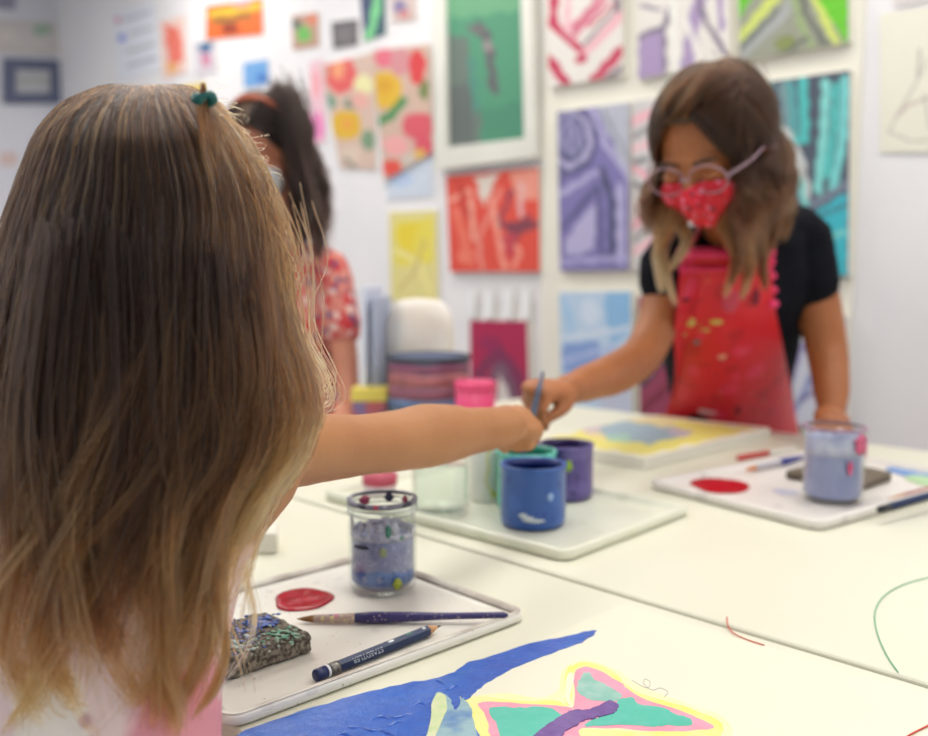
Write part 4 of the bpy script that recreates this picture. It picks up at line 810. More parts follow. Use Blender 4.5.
#BODY3#
# ================================================================== SHARED BRUSH
BT = U(518, 478, 1.168); BE = U(543, 372, 1.235)
SB = thing('paintbrush', 'grey paintbrush upright in the blue jar, gripped by both reaching hands', 'brush', BT)
dd = BE - BT; P_ = lambda s_: BT + dd * s_
rod(MB(), BT, P_(.2), [(0, .0006), (.4, .0035), (1, .0035)]).build('bristles', mat('blue_soaked_bristles', rgb(40, 70, 140), None, .5), SB)
rod(MB(), P_(.19), P_(.45), [(0, .0033), (1, .0036)]).build('ferrule', mat('smeared_ferrule', rgb(130, 136, 150), rgb(90, 96, 120), .4, 200), SB)
rod(MB(), P_(.44), BE, [(0, .0037), (.3, .0042), (.7, .0036), (1, .0022)]).build('handle', mat('grey_blue_handle', rgb(92, 104, 128), rgb(60, 66, 84), .4, 100), SB)

def legs(mb, hipc, lat, fwd, zf, r, gap):
    for q in (-1, 1):
        h = hipc + lat * q * gap; k = h + fwd * .02; k.z = hipc.z * .53; a = h - fwd * .01; a.z = .075
        mb.tube([h, (h + k) / 2, k, (k + a) / 2 - fwd * .012, a], [r, r * .85, r * .6, r * .6, r * .4], 18, sub=4)
        mb.tube([a + Vector((0, 0, -.02)), a + fwd * .05 + Vector((0, 0, -.035)), a + fwd * .11 + Vector((0, 0, -.048))], [r * .42, r * .4, r * .3], 14, sub=2)
def shoes(hipc, lat, fwd, r, gap, m, par):
    for q in (-1, 1):
        a = hipc + lat * q * gap - fwd * .01; a.z = .0
        s_ = MB(); s_.tube([a - fwd * .035 + Vector((0, 0, .036)), a + fwd * .04 + Vector((0, 0, .036)), a + fwd * .12 + Vector((0, 0, .028))], [r * .62, r * .64, r * .5], 18, 1.0, sub=3)
        for v in s_.v: v.z = max(v.z, .004)
        s_.build('shoe', m, par)
def torso(mb, rows, lat, n=28):
    """rows: centre, half width along lat, half depth"""
    rings = []; N = len(rows)
    P, R = cat([r[0] for r in rows], [r[1] for r in rows], 4); _, Q = cat([r[0] for r in rows], [r[2] for r in rows], 4)
    for i, p in enumerate(P):
        t = (P[min(i + 1, len(P) - 1)] - P[max(i - 1, 0)]).normalized(); u = (lat - t * lat.dot(t)).normalized(); w = t.cross(u)
        rings.append([p + u * R[i] * math.copysign(abs(math.cos(a)) ** .85, math.cos(a)) + w * Q[i] * math.copysign(abs(math.sin(a)) ** .9, math.sin(a)) for a in [2 * PI * j / n for j in range(n)]])
    mb.loft(rings)

# ================================================================== NEAR GIRL, seen from behind
hc = U(160, 242, .632); s1 = .086; f1 = Vector((.42, 1, -.18)); fr1 = head_frame(f1)
tc0 = U(105, 470, .575); lat1 = Vector((1, -.30, .0)).normalized(); fw1 = Vector((.28, 1, 0)).normalized()
g1 = thing('person', 'child with long loose light brown hair seen from behind, reaching an arm across', 'person', (tc0.x, tc0.y - .03, 0))
mb = MB(); L1 = head_shells(mb, hc, fr1, s1)
nb = U(128, 400, .585)
mb.tube([hc + Vector((0, -.02, -.03)), U(138, 340, .60), nb, U(115, 440, .575)], [.045, .036, .038, .05], 16, sub=3)
shR = U(262, 446, .655); shL = U(-52, 450, .60)
T1 = [(U(120, 425, .58), .035, .03), (U(108, 445, .58), .095, .040), (U(105, 490, .575), .105, .050), (U(94, 560, .568), .090, .052), (U(82, 640, .56), .086, .052), (U(66, 740, .55), .088, .056), (U(62, 830, .545), .10, .07), (U(62, 900, .545), .09, .068)]
torso(mb, T1, lat1)
mb.ell(shR, .036, .036, .036); mb.ell(shL, .036, .036, .036)
mb.tube([U(190, 425, .60), U(235, 430, .63), shR], [.028, .034, .036], 14, sub=2); mb.tube([U(40, 430, .58), shL], [.032, .034], 14)
mb.tube([U(215, 500, .60), U(250, 470, .63), shR], [.04, .036, .033], 14, sub=2)
# the stretched right arm
arm = [(262, 446, .655, .0335), (290, 448, .69, .0305), (325, 447.5, .74, .0278), (360, 445, .79, .0265), (395, 441, .84, .0283), (425, 436, .885, .0315), (446, 433.5, .92, .0298), (472, 431, .965, .0250), (496, 427.5, 1.0, .0228), (508, 424.5, 1.02, .0228)]
mb.tube([U(*a[:3]) for a in arm], [a[3] for a in arm], 20, sub=3)
wr = U(505, 425, 1.012); kn = U(528, 423.5, 1.078); hd = (kn - wr).normalized(); hn = Vector((-.45, -.1, -.8))
side = 1 if hd.cross(hn).y > 0 else -1
hand_shells(mb, wr, hd, hn, side, .134, [(66, 98, 60), (70, 100, 62), (76, 102, 64), (82, 104, 64)], thumb=[(.3, .2, .1), (.44, .18, .24), (.54, .08, .3)], thick=1.15)
mb.ell(U(517, 425, 1.065), .022, .03, .024)
# left arm hanging
la = [shL, U(-75, 520, .60), U(-78, 600, .62), U(-60, 650, .70)]
mb.tube(la, [.034, .029, .026, .02], 16, sub=3); hand_shells(mb, la[-1], (.2, 1, -.2), (0, 0, -1), -1, .12, [(15, 20, 15)] * 4)
legs(mb, Vector((T1[-1][0].x, T1[-1][0].y, .64)), lat1, fw1, 0, .062, .05)
body1 = fuse('body', mb, .0036, SKIN1, g1, 5)
eyes(L1, fr1, s1, g1)
# tank top
TD = spots('pink_tie_dye', rgb(232, 204, 200), [(rgb(226, 150, 160), 9, .42), (rgb(240, 226, 214), 16, .36), (rgb(190, 150, 160), 22, .14)], rough=.75, bump=.3)
mb = MB(); T = [(p, a + .007, b + .008) for p, a, b in T1]
torso(mb, [(U(100, 520, .572), .107, .060)] + T[3:5] + [(U(66, 745, .55), .099, .068), (U(64, 790, .548), .112, .082), (U(63, 815, .548), .116, .086)], lat1)
mb.tube([U(35, 530, .53), U(50, 470, .525), U(62, 438, .545)], [.012, .011, .010], 10, sub=3); mb.tube([U(165, 530, .545), U(172, 470, .55), U(170, 436, .575)], [.012, .011, .010], 10, sub=3)
tank = fuse('tank_top', mb, .0035, TD, g1, 3); bv1 = bvh_of(tank, body1)
mb = MB(); torso(mb, [(U(66, 765, .548), .098, .068), (U(62, 810, .545), .106, .076), (U(62, 905, .545), .105, .076)], lat1)
for q in (-1, 1):
    h = Vector((T1[-1][0].x, T1[-1][0].y, .66)) + lat1 * q * .05; k = h + Vector((0, .015, -.25)); mb.tube([h, k], [.07, .062], 18)
fuse('shorts', mb, .005, mat('hot_pink_cotton', rgb(222, 64, 110), rgb(210, 54, 100), .7, 40), g1, 4)
shoes(Vector((T1[-1][0].x, T1[-1][0].y, .64)), lat1, fw1, .062, .05, mat('white_canvas_shoe', rgb(220, 220, 220), None, .6), g1)
def push_rows(st, bv, margin):
    st = np.array(st)
    for i in range(st.shape[0]):
        for k in range(st.shape[1]):
            p = Vector(st[i, k]); loc, nor, idx, dist = bv.find_nearest(p, .05)
            if loc is not None and (p - loc).dot(nor) < margin:
                q = loc + nor * margin; st[i, k] = (p.x * .6 + q.x * .4, min(q.y, p.y), p.z)
    return st
# hair: rows (y, left, right, depth centre, half depth)
ROW = [(80, 130, 150, .63, .012), (86, 100, 190, .63, .04), (95, 76, 208, .628, .058), (112, 56, 222, .626, .072), (140, 40, 242, .625, .086), (180, 26, 261, .624, .092), (220, 14, 271, .622, .094), (260, 2, 277, .616, .093), (300, -10, 282, .61, .09), (340, -18, 288, .602, .086), (380, -25, 296, .594, .08), (420, -30, 298, .585, .074), (460, -32, 284, .576, .07), (500, -32, 252, .566, .068), (550, -30, 222, .553, .066), (600, -28, 208, .545, .064), (680, -24, 198, .535, .062), (740, -22, 188, .53, .06)]
RA = np.array(ROW, float)
def env1(th, y, sc):
    xl, xr, dc, dd_ = [np.interp(y, RA[:, 0], RA[:, i]) for i in (1, 2, 3, 4)]
    d = dc - dd_ * math.sin(th) * sc; px = (xl + xr) / 2 + (xr - xl) / 2 * math.cos(th) * sc
    return U(px, y, d)
def env_strands(N, K, thr, seed, ylen, scr, wave, cl_n, top=(84, 110), lean=0, tight=.55):
    g = np.random.default_rng(seed); out = np.zeros((N, K, 3)); tone = np.zeros((N, K)); C = g.random((cl_n, 8))
    for i in range(N):
        c = C[g.integers(0, cl_n)]; thc = thr[0] + (thr[1] - thr[0]) * c[0]; o = g.normal() * .13; o2 = g.normal() * .035
        yend = ylen[0] + (ylen[1] - ylen[0]) * (.7 * c[1] + .3 * g.random()) ** 1.75; ys = top[0] + (top[1] - top[0]) * g.random() * (1 if g.random() < .8 else 2.2)
        s0 = scr[0] + (scr[1] - scr[0]) * c[2]; w = wave * (.4 + c[3]); ph, ph2 = c[4] * 6.28, c[5] * 6.28; fq = 5 + 6 * c[6]; fl = g.normal() * .02
        thd = (g.random() - .5) * .2
        for k in range(K):
            t = k / (K - 1); y = ys + (yend - ys) * t ** .95; q = (y - 84) / 650
            th = thc + (o * (1 - tight * min(1, q * 1.3))) + thd * q + lean * q + .10 * math.sin(ph + q * 5) * q * 1.5
            p = env1(th, y, (s0 + o2 * (1 - .5 * q)) * (1 if q > .06 else .97) + fl * q)
            a = w * max(0, q - .05) ** 1.1
            out[i, k] = (p.x + a * math.sin(ph2 + fq * q), p.y - abs(a) * .6 * math.sin(ph + fq * q), p.z)
            tone[i, k] = .06 + .32 * c[7] + .5 * max(0, q - .25) * (.5 + c[6]) + .22 * max(0, math.cos(th)) ** 2 + g.normal() * .02
        tone[i] += g.normal() * .07 + (.25 if g.random() < .07 else 0)
    return out, tone
HM1 = hair_mat('light_brown_hair', [(0, rgb(14, 9, 9)), (.28, rgb(42, 26, 18)), (.58, rgb(112, 70, 36)), (1, rgb(196, 146, 86))])
HC1 = mat('under_hair_brown', rgb(46, 34, 30), rgb(34, 26, 24), .7, 30, bump=.5, bscale=90)
# inner hair mass
rings = []
for y in (86, 92, 100, 112, 128, 150, 180, 220, 260, 300, 340, 380, 410, 435):
    k_ = .90 if y > 100 else .86
    if y > 380: k_ = .90 - .14 * (y - 380) / 55
    rings.append([env1(2 * PI * j / 60, y, k_ * (1 + .012 * math.sin(j * 1.7) + .01 * math.sin(j * 3.1 + 1))) for j in range(60)])
def face_open(v):
    q = v - hc; return q.dot(fr1[1]) > .05 and q.dot(fr1[2]) < .055 and abs(q.dot(fr1[0])) < .062
mb = MB().loft(rings); mb.f = [f for f in mb.f if not face_open(sum((mb.v[i] for i in f), Vector()) / len(f))]
hair1 = mb.build('hair', HC1, g1); so = hair1.modifiers.new('s', 'SOLIDIFY'); so.thickness = .004
A = [env_strands(5600, 24, (-.45, PI + .45), 1, (430, 740), (.91, 1.01), .030, 240, tight=.8),
     env_strands(1500, 24, (-.3, 1.3), 2, (420, 700), (.96, 1.02), .016, 60, tight=.8),
     env_strands(350, 24, (-.4, PI + .4), 3, (300, 740), (1.0, 1.06), .02, 120, tight=0)]
st = np.concatenate([a[0] for a in A]); hi = np.array(st); st[:, 12:] = push_rows(st[:, 12:], bv1, .004); tn = np.concatenate([a[1] for a in A])
hair_obj('hair_strands', st, .00036, .00012, tn, HM1, hair1)
# gathered section from the hair tie, falling down the right side
g = np.random.default_rng(21); N = 900; Kk = 22; st = np.zeros((N, Kk, 3)); tn = np.zeros((N, Kk)); tie = (203, 99)
for i in range(N):
    c0 = int(g.integers(0, 24)) / 24; th = -.35 + 1.35 * c0 + g.normal() * .05; ye = 330 + 330 * g.random(); sc_ = 1.0 + .045 * g.random(); ph = c0 * 40
    for k in range(Kk):
        t = k / (Kk - 1); y = tie[1] + (ye - tie[1]) * t; e = env1(th, max(y, 104), sc_); m_ = min(1, (t * 3.2)) ** .7
        p0 = U(tie[0] + g.normal() * .6, tie[1], .545); p = p0 * (1 - m_) + e * m_; z_ = U(0, y, .6).z
        st[i, k] = (p.x + .006 * t * math.sin(ph + 6 * t), p.y, z_ * .9 + p.z * .1); tn[i, k] = .38 + .3 * t + .15 * c0 + g.normal() * .03
hair_obj('hair_strands', st, .00035, .00012, tn, HM1, hair1)
# front locks over the shoulder and curl at the armpit; frizz on the right
def guide_lock(guides, n, rad, m, par, seed, tone0, tone1, curl=.0, K=20, r0=.0004):
    g = np.random.default_rng(seed); ss = []; tt = []
    for gi, gp in enumerate(guides):
        P, _ = cat([U(*q[:3]) for q in gp], [0] * len(gp), 8); P = np.array([list(p) for p in P]); idx = np.linspace(0, len(P) - 1, K)
        base = np.stack([np.interp(idx, np.arange(len(P)), P[:, a]) for a in range(3)], 1); t = np.linspace(0, 1, K)
        R_ = rad[gi % len(rad)]
        for _ in range(n):
            o = g.normal(size=3) * R_ * .5; w = (1.5 - .6 * np.minimum(t * 2.5, 1)) * (1 - .65 * t ** 2.5); e = g.random() * .25
            ln = 1 - e * .5; b = np.stack([np.interp(t * ln, t, base[:, a]) for a in range(3)], 1)
            ph = g.random() * 6.28
            q = b + o[None] * w[:, None] + np.stack([curl * np.sin(ph * .15 + 9 * t + gi), curl * np.cos(9 * t + gi), 0 * t], 1) * t[:, None]
            ss.append(q); tt.append(tone0 + (tone1 - tone0) * t + g.normal() * .08)
    ss = np.array(ss)
    if par is hair1: ss = push_rows(ss, bv1, .006)
    hair_obj('hair_strands', ss, r0, r0 * .35, np.array(tt), m, par)
guide_lock([[(250, 280, .55), (272, 350, .57), (286, 410, .58), (293, 455, .59), (286, 485, .59), (262, 497, .59)],
            [(244, 300, .54), (268, 380, .57), (288, 440, .58), (290, 478, .58), (272, 500, .58)]], 26, [.007, .006], HM1, hair1, 31, .5, .85, .003)
guide_lock([[(236, 280, .54), (258, 380, .55), (264, 450, .56), (238, 510, .56), (214, 560, .55), (200, 600, .55)],
            [(215, 260, .53), (226, 400, .53), (222, 500, .52), (204, 570, .52), (220, 640, .52), (214, 690, .52), (200, 712, .52)],
            [(210, 260, .53), (222, 420, .52), (212, 540, .51), (206, 630, .51), (190, 690, .51), (176, 725, .51)],
            [(185, 240, .525), (186, 420, .515), (192, 540, .505), (170, 620, .50), (166, 680, .50), (148, 735, .50)],
            [(150, 240, .525), (158, 420, .515), (146, 560, .50), (170, 640, .495), (174, 700, .495), (166, 745, .495)],
            [(90, 240, .53), (72, 420, .52), (88, 570, .50), (60, 640, .495), (78, 700, .495), (108, 740, .495)],
            [(50, 240, .54), (18, 420, .525), (20, 560, .51), (2, 630, .50), (28, 690, .50), (66, 715, .50)],
            [(120, 240, .525), (124, 440, .51), (104, 590, .50), (118, 660, .50), (136, 690, .50), (152, 690, .50)],
            [(70, 240, .53), (46, 420, .52), (54, 560, .505), (34, 620, .50), (48, 680, .50), (20, 730, .50)]],
           80, [.006, .004, .008, .012, .010, .014, .012, .012, .012], HM1, hair1, 35, .12, .85, .005)
guide_lock([[(262, 190, .57), (290, 250, .62), (285, 300, .64), (310, 350, .66), (326, 385, .66), (318, 405, .66), (290, 412, .66)],
            [(265, 230, .58), (288, 290, .62), (300, 350, .64), (318, 392, .65), (296, 405, .65), (272, 398, .65)],
            [(262, 250, .58), (276, 310, .60), (290, 360, .62), (300, 398, .63), (280, 410, .63)]], 24, [.014, .018, .02], HM1, hair1, 33, .7, 1.0, .004, r0=.00028)
# short frizz at the top right
g = np.random.default_rng(77); N = 330; K2 = 10; st = np.zeros((N, K2, 3)); tn = np.full((N, K2), .85)
for i in range(N):
    y = 105 + 150 * g.random() ** 1.3; th = g.normal() * .35; b = env1(th, y, .97); d = Vector((.55 + g.random() * .5, g.normal() * .6, .1 + g.normal() * .8)) * (.006 + .016 * g.random() ** 2); ph = g.random() * 6
    for k in range(K2):
        t = k / (K2 - 1); p = b + d * t + Vector((.004 * math.sin(ph + 9 * t), .003 * math.cos(ph + 6 * t), -.022 * t * t)); st[i, k] = p
hair_obj('hair_strands', st, .00013, .00007, tn, HM1, hair1)
tm = mat('teal_elastic', rgb(16, 110, 104), rgb(10, 84, 80), .4, 60)
ht = MB(); c = U(204, 99, .552); ht.tube([c + Vector((.0048 * math.cos(a), -.005 * math.sin(a), .0016 * math.sin(a * 2))) for a in [2 * PI * j / 20 for j in range(21)]], [.0027 + .0007 * math.sin(j * 1.3) for j in range(21)], 10, ends=False)
ht.build('hair_tie', tm, g1)

# ================================================================== GIRL IN THE RED APRON
hc = U(714, 150, 1.53); s2 = .122; f2 = Vector((-.62, -.72, -.62)); fr2 = head_frame(f2)
shR = U(664, 262, 1.68); shL = U(798, 232, 1.80); lat2 = (shL - shR); lat2.z = 0; lat2.normalize(); fw2 = Vector((-lat2.y, lat2.x, 0)); fw2 = fw2 if fw2.y < 0 else -fw2
hip = U(735, 450, 2.15)
g2 = thing('person', 'girl in a red paint spattered apron, glasses and red face mask, leaning forward', 'person', (hip.x, hip.y, 0))
mb = MB(); L2 = head_shells(mb, hc, fr2, s2)
mb.tube([hc - fr2[1] * .03 - Vector((0, 0, .02)), U(728, 210, 1.62), U(735, 235, 1.71)], [.062, .05, .056], 18, sub=3)
T2 = [(U(733, 232, 1.735), .06, .045), (U(733, 250, 1.76), .135, .072), (U(733, 290, 1.80), .152, .088), (U(732, 340, 1.90), .135, .082), (U(731, 390, 2.02), .124, .078), (U(732, 428, 2.12), .138, .082), (hip + Vector((0, 0, -.05)), .145, .085), (hip + Vector((0, 0, -.13)), .13, .09)]
torso(mb, T2, lat2, 32)
armR = [(670, 262, 1.68, .042), (665, 295, 1.655, .038), (656, 328, 1.62, .036), (641, 356, 1.565, .0345), (616, 373, 1.47, .0335), (590, 382, 1.385, .028), (574, 388, 1.325, .0225), (566, 390, 1.30, .022)]
mb.tube([U(*a[:3]) for a in armR], [a[3] for a in armR], 20, sub=3)
armL = [(798, 236, 1.80, .046), (810, 270, 1.805, .044), (819, 310, 1.80, .043), (827, 350, 1.79, .039), (831, 385, 1.75, .034), (832, 410, 1.72, .026)]
mb.tube([U(*a[:3]) for a in armL], [a[3] for a in armL], 20, sub=3)
wl_ = U(832, 412, 1.715); mb_t = on_z(832, 443, TZ + .042)
hand_shells(mb, wl_, (mb_t - wl_), (-.2, .2, -1), 1, .165, [(20, 12, 8)] * 4, spread=.12)
wr = U(569, 389, 1.305); grip = P_(.86)
hd = (U(546, 390, 1.262) - wr).normalized(); hn = Vector((-.35, -.2, -.8)); l_ = hd.cross(hn)
side = 1 if l_.z * 0 + l_.dot(Vector((0, -1, .3))) > 0 else -1
hand_shells(mb, wr, hd, hn, side, .15, [(46, 62, 36), (58, 74, 44), (72, 86, 50), (78, 90, 54)], thumb=[(.26, .17, .1), (.42, .16, .19), (.54, .08, .25)])
legs(mb, hip + Vector((0, 0, -.1)), lat2, fw2, 0, .085, .075)
body2 = fuse('body', mb, .0042, SKIN2, g2, 5)
eyes(L2, fr2, s2, g2, SKIN2)
BLK = mat('black_cotton', rgb(14, 15, 22), rgb(20, 21, 28), .9, 40, spec=.15, bump=.3, bscale=60)
mb = MB(); torso(mb, [(U(734, 236, 1.73), .075, .055)] + [(p, a + .010, b + .011) for p, a, b in T2[1:6]] + [(T2[6][0], .152, .092)], lat2, 32)
mb.tube([U(720, 250, 1.70), U(671, 256, 1.68), U(666, 284, 1.655)], [.045, .048, .048], 18, sub=3)
mb.tube([U(750, 242, 1.76), U(797, 234, 1.80), U(806, 258, 1.805), U(811, 285, 1.802)], [.05, .056, .055, .054], 18, sub=3)
shirt = fuse('tshirt', mb, .0045, BLK, g2, 6); bvs = bvh_of(shirt, body2)
mb = MB(); torso(mb, [(T2[5][0], .14, .087), (T2[6][0], .154, .094), (T2[7][0] + Vector((0, 0, -.02)), .145, .098)], lat2)
for q in (-1, 1):
    h = hip + Vector((0, 0, -.14)) + lat2 * q * .078; k = h.copy(); k.z = .09; mb.tube([h, (h + k) / 2, k], [.09, .075, .055], 18, sub=3)
fuse('trousers', mb, .006, mat('dark_denim', rgb(44, 48, 66), None, .8, 60), g2, 4)
shoes(hip, lat2, fw2, .075, .078, mat('dark_shoe', rgb(50, 50, 56), None, .6), g2)
# apron: a bib that wraps the front of the torso and flares to the knee
AP = spots('spattered_red_apron', rgb(214, 14, 36), [(rgb(226, 44, 84), 12, .2), (rgb(194, 10, 28), 16, .25), (rgb(214, 170, 90), 34, .05), (rgb(130, 30, 50), 30, .07)], rough=.5, coat=.1)
arow = [(254, 681, 769, 0), (262, 680, 771, 0), (285, 678, 772, 0), (310, 676, 775, 0), (340, 672, 782, 0), (375, 668, 789, 0), (405, 664, 794, 0), (420, 662, 797, 0), (440, 660, 800, 0), (480, 656, 806, 0), (540, 648, 815, 0), (600, 640, 822, 0)]
TP = [r[0] for r in T2]; TPy = [proj(p)[1] for p in TP]
V = []; F = []; nu = 26
for j, (y, xl, xr, _) in enumerate(arow):
    dc = float(np.interp(y, TPy, [p.y for p in TP])); hb = float(np.interp(y, TPy, [r[2] for r in T2])) + .026
    for i in range(nu + 1):
        u = i / nu; q = 2 * u - 1; x = xl + (xr - xl) * u
        d = dc - hb * math.sqrt(max(0, 1 - (q * .93) ** 2)) * (1.0) - .0 + (-.03 * q) * 0 - (.30 * (x - 733) / 930 * 1.8) * -1 * (0.9) * 0
        lt = lat2.y / lat2.x; d += (x - 733) / FPX * dc * lt * .75
        d += .006 * math.sin(i * .9 + j * .3) * (j / 11)
        rr_ = ray(x, y); h_ = bvs.ray_cast(CAM, rr_.normalized(), 4)
        if h_[0] is not None and y < 450 and h_[0].y > 1.5: d = min(d, h_[0].y - .02)
        p = U(x, y, d)
        if p.z < TZ + .03 and p.x + p.y < 2.475: p = CAM + rr_ * (2.475 / (rr_.x + rr_.y))
        V.append(p)
nr = len(arow)
for _ in range(3):
    Q = [v.copy() for v in V]
    for j in range(nr):
        for i in range(nu + 1):
            nb_ = [Q[jj * (nu + 1) + ii].y for jj, ii in ((j - 1, i), (j + 1, i), (j, i - 1), (j, i + 1)) if 0 <= jj < nr and 0 <= ii <= nu]
            k_ = j * (nu + 1) + i; y0 = Q[k_].y; V[k_] = Q[k_] + Vector((0, min(0, (sum(nb_) / len(nb_) - y0) * .6), 0)) if V[k_].z > TZ + .03 else V[k_]
F = [(j * (nu + 1) + i, j * (nu + 1) + i + 1, (j + 1) * (nu + 1) + i + 1, (j + 1) * (nu + 1) + i) for j in range(nr - 1) for i in range(nu)]
ap = obj('apron', mesh('apron', V, F, AP), g2); so = ap.modifiers.new('s', 'SOLIDIFY'); so.thickness = .003; so.offset = 0; ss_ = ap.modifiers.new('u', 'SUBSURF'); ss_.levels = ss_.render_levels = 1
PKH = mat('pink_hem', rgb(240, 66, 120), rgb(226, 50, 100), .6, 50)
for jrow, (y0, y1) in enumerate(((0, 1),)):
    top_ = [V[i] + Vector((0, -.004, .002)) for i in range(nu + 1)]; MB().tube(top_, [.010] * (nu + 1), 10).build('apron_hem', PKH, ap)
low = [V[(nu + 1) + i] + Vector((0, -.003, -.012)) for i in range(nu + 1)]; MB().tube(low, [.004] * (nu + 1), 8).build('apron_hem', PKH, ap)
for q, i0 in ((0, 0), (1, nu)):
    e = V[i0]; nk = U(700 if q == 0 else 762, 222, 1.68 + .06 * q)
    MB().tube([e, (e + nk) / 2 + Vector((0, -.035, .0)), nk], [.004, .004, .004], 10, 1, sub=6).build('neck_strap', mat('red_strap', rgb(190, 40, 60), None, .6), ap)
for k_, y in enumerate((262, 276, 290, 304)):
    p = V[nu] * (1 - k_ * .28 / 1) + V[nu + (nu + 1) * 2] * (k_ * .28); MB().ell(U(770 + k_ * 1.2, y, p.y + .012), .010, .006, .008).build('pink_tie_loop', PKH, ap)
# paint spots of the apron front
def dab(x, y, w, h_, m):
    ys = [r[0] for r in arow]; j = max(0, min(nr - 2, int(np.searchsorted(ys, y)) - 1)); xl = np.interp(y, ys, [r[1] for r in arow]); xr = np.interp(y, ys, [r[2] for r in arow])
    i = int((x - xl) / (xr - xl) * nu); tt = (y - ys[j]) / (ys[j + 1] - ys[j]); dd_ = V[j * (nu + 1) + i].y * (1 - tt) + V[(j + 1) * (nu + 1) + i].y * tt
    p = U(x, y, dd_ - .003); MB().ell(p, w / 2 / FPX * p.y, .0022, h_ / 2 / FPX * p.y).build('paint_spot', m, ap)
ysp = mat('yellow_spot', rgb(214, 190, 60), rgb(190, 200, 110), .5, 80); psp = mat('peach_spot', rgb(222, 160, 130), None, .5); lsp = mat('pale_spot', rgb(222, 190, 190), None, .5); dsp = mat('maroon_spot', rgb(120, 20, 40), None, .5)
for a in ((690, 322, 11, 9, ysp), (682, 334, 8, 5, ysp), (716, 322, 14, 5, ysp), (706, 330, 8, 3, ysp), (697, 342, 7, 5, mat('teal_spot', rgb(90, 130, 130), None, .5)), (722, 356, 9, 7, psp), (709, 411, 22, 7, lsp), (700, 416, 6, 5, lsp), (738, 408, 6, 14, dsp), (730, 300, 18, 26, mat('rose_spot', rgb(206, 70, 90), None, .5)), (756, 296, 8, 20, dsp), (686, 300, 8, 5, dsp)): dab(*a)
# mask and glasses
bv = bvh_of(body2)
def face_patch(name, rows, off, m, par, n=16, thick=.002):
    V = []; F = []; c = L2(0, .1, -.15)
    for z, hw in rows:
        for i in range(n + 1):
            q = -1 + 2 * i / n; az = q * hw; d = (fr2[1] * math.cos(az) + fr2[0] * math.sin(az)); o = c + fr2[2] * z * s2
            h_ = bv.ray_cast(o + d * .3, -d, .3); p = h_[0] if h_[0] is not None else o + d * s2 * .7
            V.append(p + d * (off + .006 * math.cos(az) * (1 - abs(z + .3))))
    nr = len(rows); F = [(j * (n + 1) + i, j * (n + 1) + i + 1, (j + 1) * (n + 1) + i + 1, (j + 1) * (n + 1) + i) for j in range(nr - 1) for i in range(n)]
    o = obj(name, mesh(name, V, F, m), par); s_ = o.modifiers.new('s', 'SOLIDIFY'); s_.thickness = thick; ss_ = o.modifiers.new('u', 'SUBSURF'); ss_.levels = ss_.render_levels = 2; return o
MK = spots('red_patterned_mask', rgb(206, 18, 44), [(rgb(232, 120, 150), 60, .22), (rgb(90, 16, 30), 75, .2)], rough=.6)
mk = face_patch('face_mask', [(.12, .35), (.05, .75), (-.1, .95), (-.3, 1.0), (-.5, .9), (-.65, .6), (-.74, .25)], .004, MK, g2)
FRM = mat('grey_pink_frames', rgb(160, 130, 142), None, .3)
gl = MB(); rl = .225 * s2
lens_c = [L2(q * .29, .86, .02) for q in (-1, 1)]
def ring(c, r, m, nm, par, w=.0014):
    pts = [c + fr2[0] * math.cos(a) * r * 1.15 + fr2[2] * math.sin(a) * r * .85 for a in [2 * PI * j / 28 for j in range(29)]]; MB().tube(pts, [w] * 29, 8, ends=False).build(nm, m, par)
gf = MB().tube([L2(-.06, .93, .05), L2(0, .96, .08), L2(.06, .93, .05)], [.002] * 3, 8, sub=3).build('glasses', FRM, g2)
tgl = bpy.data.materials.new('thin_lens')
for c in lens_c:
    ring(c, rl, FRM, 'glasses_rim', gf)
for q in (-1, 1): MB().tube([L2(q * .55, .84, .05), L2(q * .72, .5, .06), L2(q * .76, .0, .06)], [.002] * 3, 8, sub=4).build('glasses_temple', FRM, gf)
# hair
HM2 = hair_mat('dark_brown_hair', [(0, rgb(20, 11, 7)), (.35, rgb(52, 29, 15)), (.65, rgb(112, 70, 36)), (1, rgb(190, 150, 104))])
HC2 = mat('dark_under_hair', rgb(92, 66, 46), rgb(66, 46, 32), .7, 30, bump=.5, bscale=80)
r_, f_, u_ = fr2; mb = MB(); V = []; sk = hc + u_ * .27 * s2 - f_ * .12 * s2
nth, nph = 48, 22
for j in range(nph + 1):
    ph = PI / 2 - (PI * .78) * j / nph
    for i in range(nth):
        a = 2 * PI * i / nth; V.append(sk + (r_ * math.sin(a) * .69 * math.cos(ph) + f_ * math.cos(a) * .86 * math.cos(ph) + u_ * math.sin(ph) * .73) * s2 * 1.07)
F = []
for j in range(nph):
    for i in range(nth):
        a = 2 * PI * (i + .5) / nth; a = min(a, 2 * PI - a); ph = PI / 2 - (PI * .78) * (j + .5) / nph
        if a < 1.15 - .2 * (ph < 0) and ph < .62 - .25 * a: continue
        k_ = (i + 1) % nth; F.append((j * nth + i, (j + 1) * nth + i, (j + 1) * nth + k_, j * nth + k_))
hair2 = obj('hair', mesh('hair', V, F, HC2), g2); so = hair2.modifiers.new('s', 'SOLIDIFY'); so.thickness = .004
bvb = bvh_of(body2, shirt)
A1, B1 = part_strands(hc, fr2, s2, 3200, (.06, .13), 18, (1.07, 1.17), .006, 9, amin=46, amax=178, clump=34, seed=5, spreadw=.010)
A1 = push_out(A1, bvb, .006) if 0 else (push_out(A1, bvb, .006), A1)[1]
hair_obj('hair_strands', A1, .0006, .0003, B1 * .75, HM2, hair2)
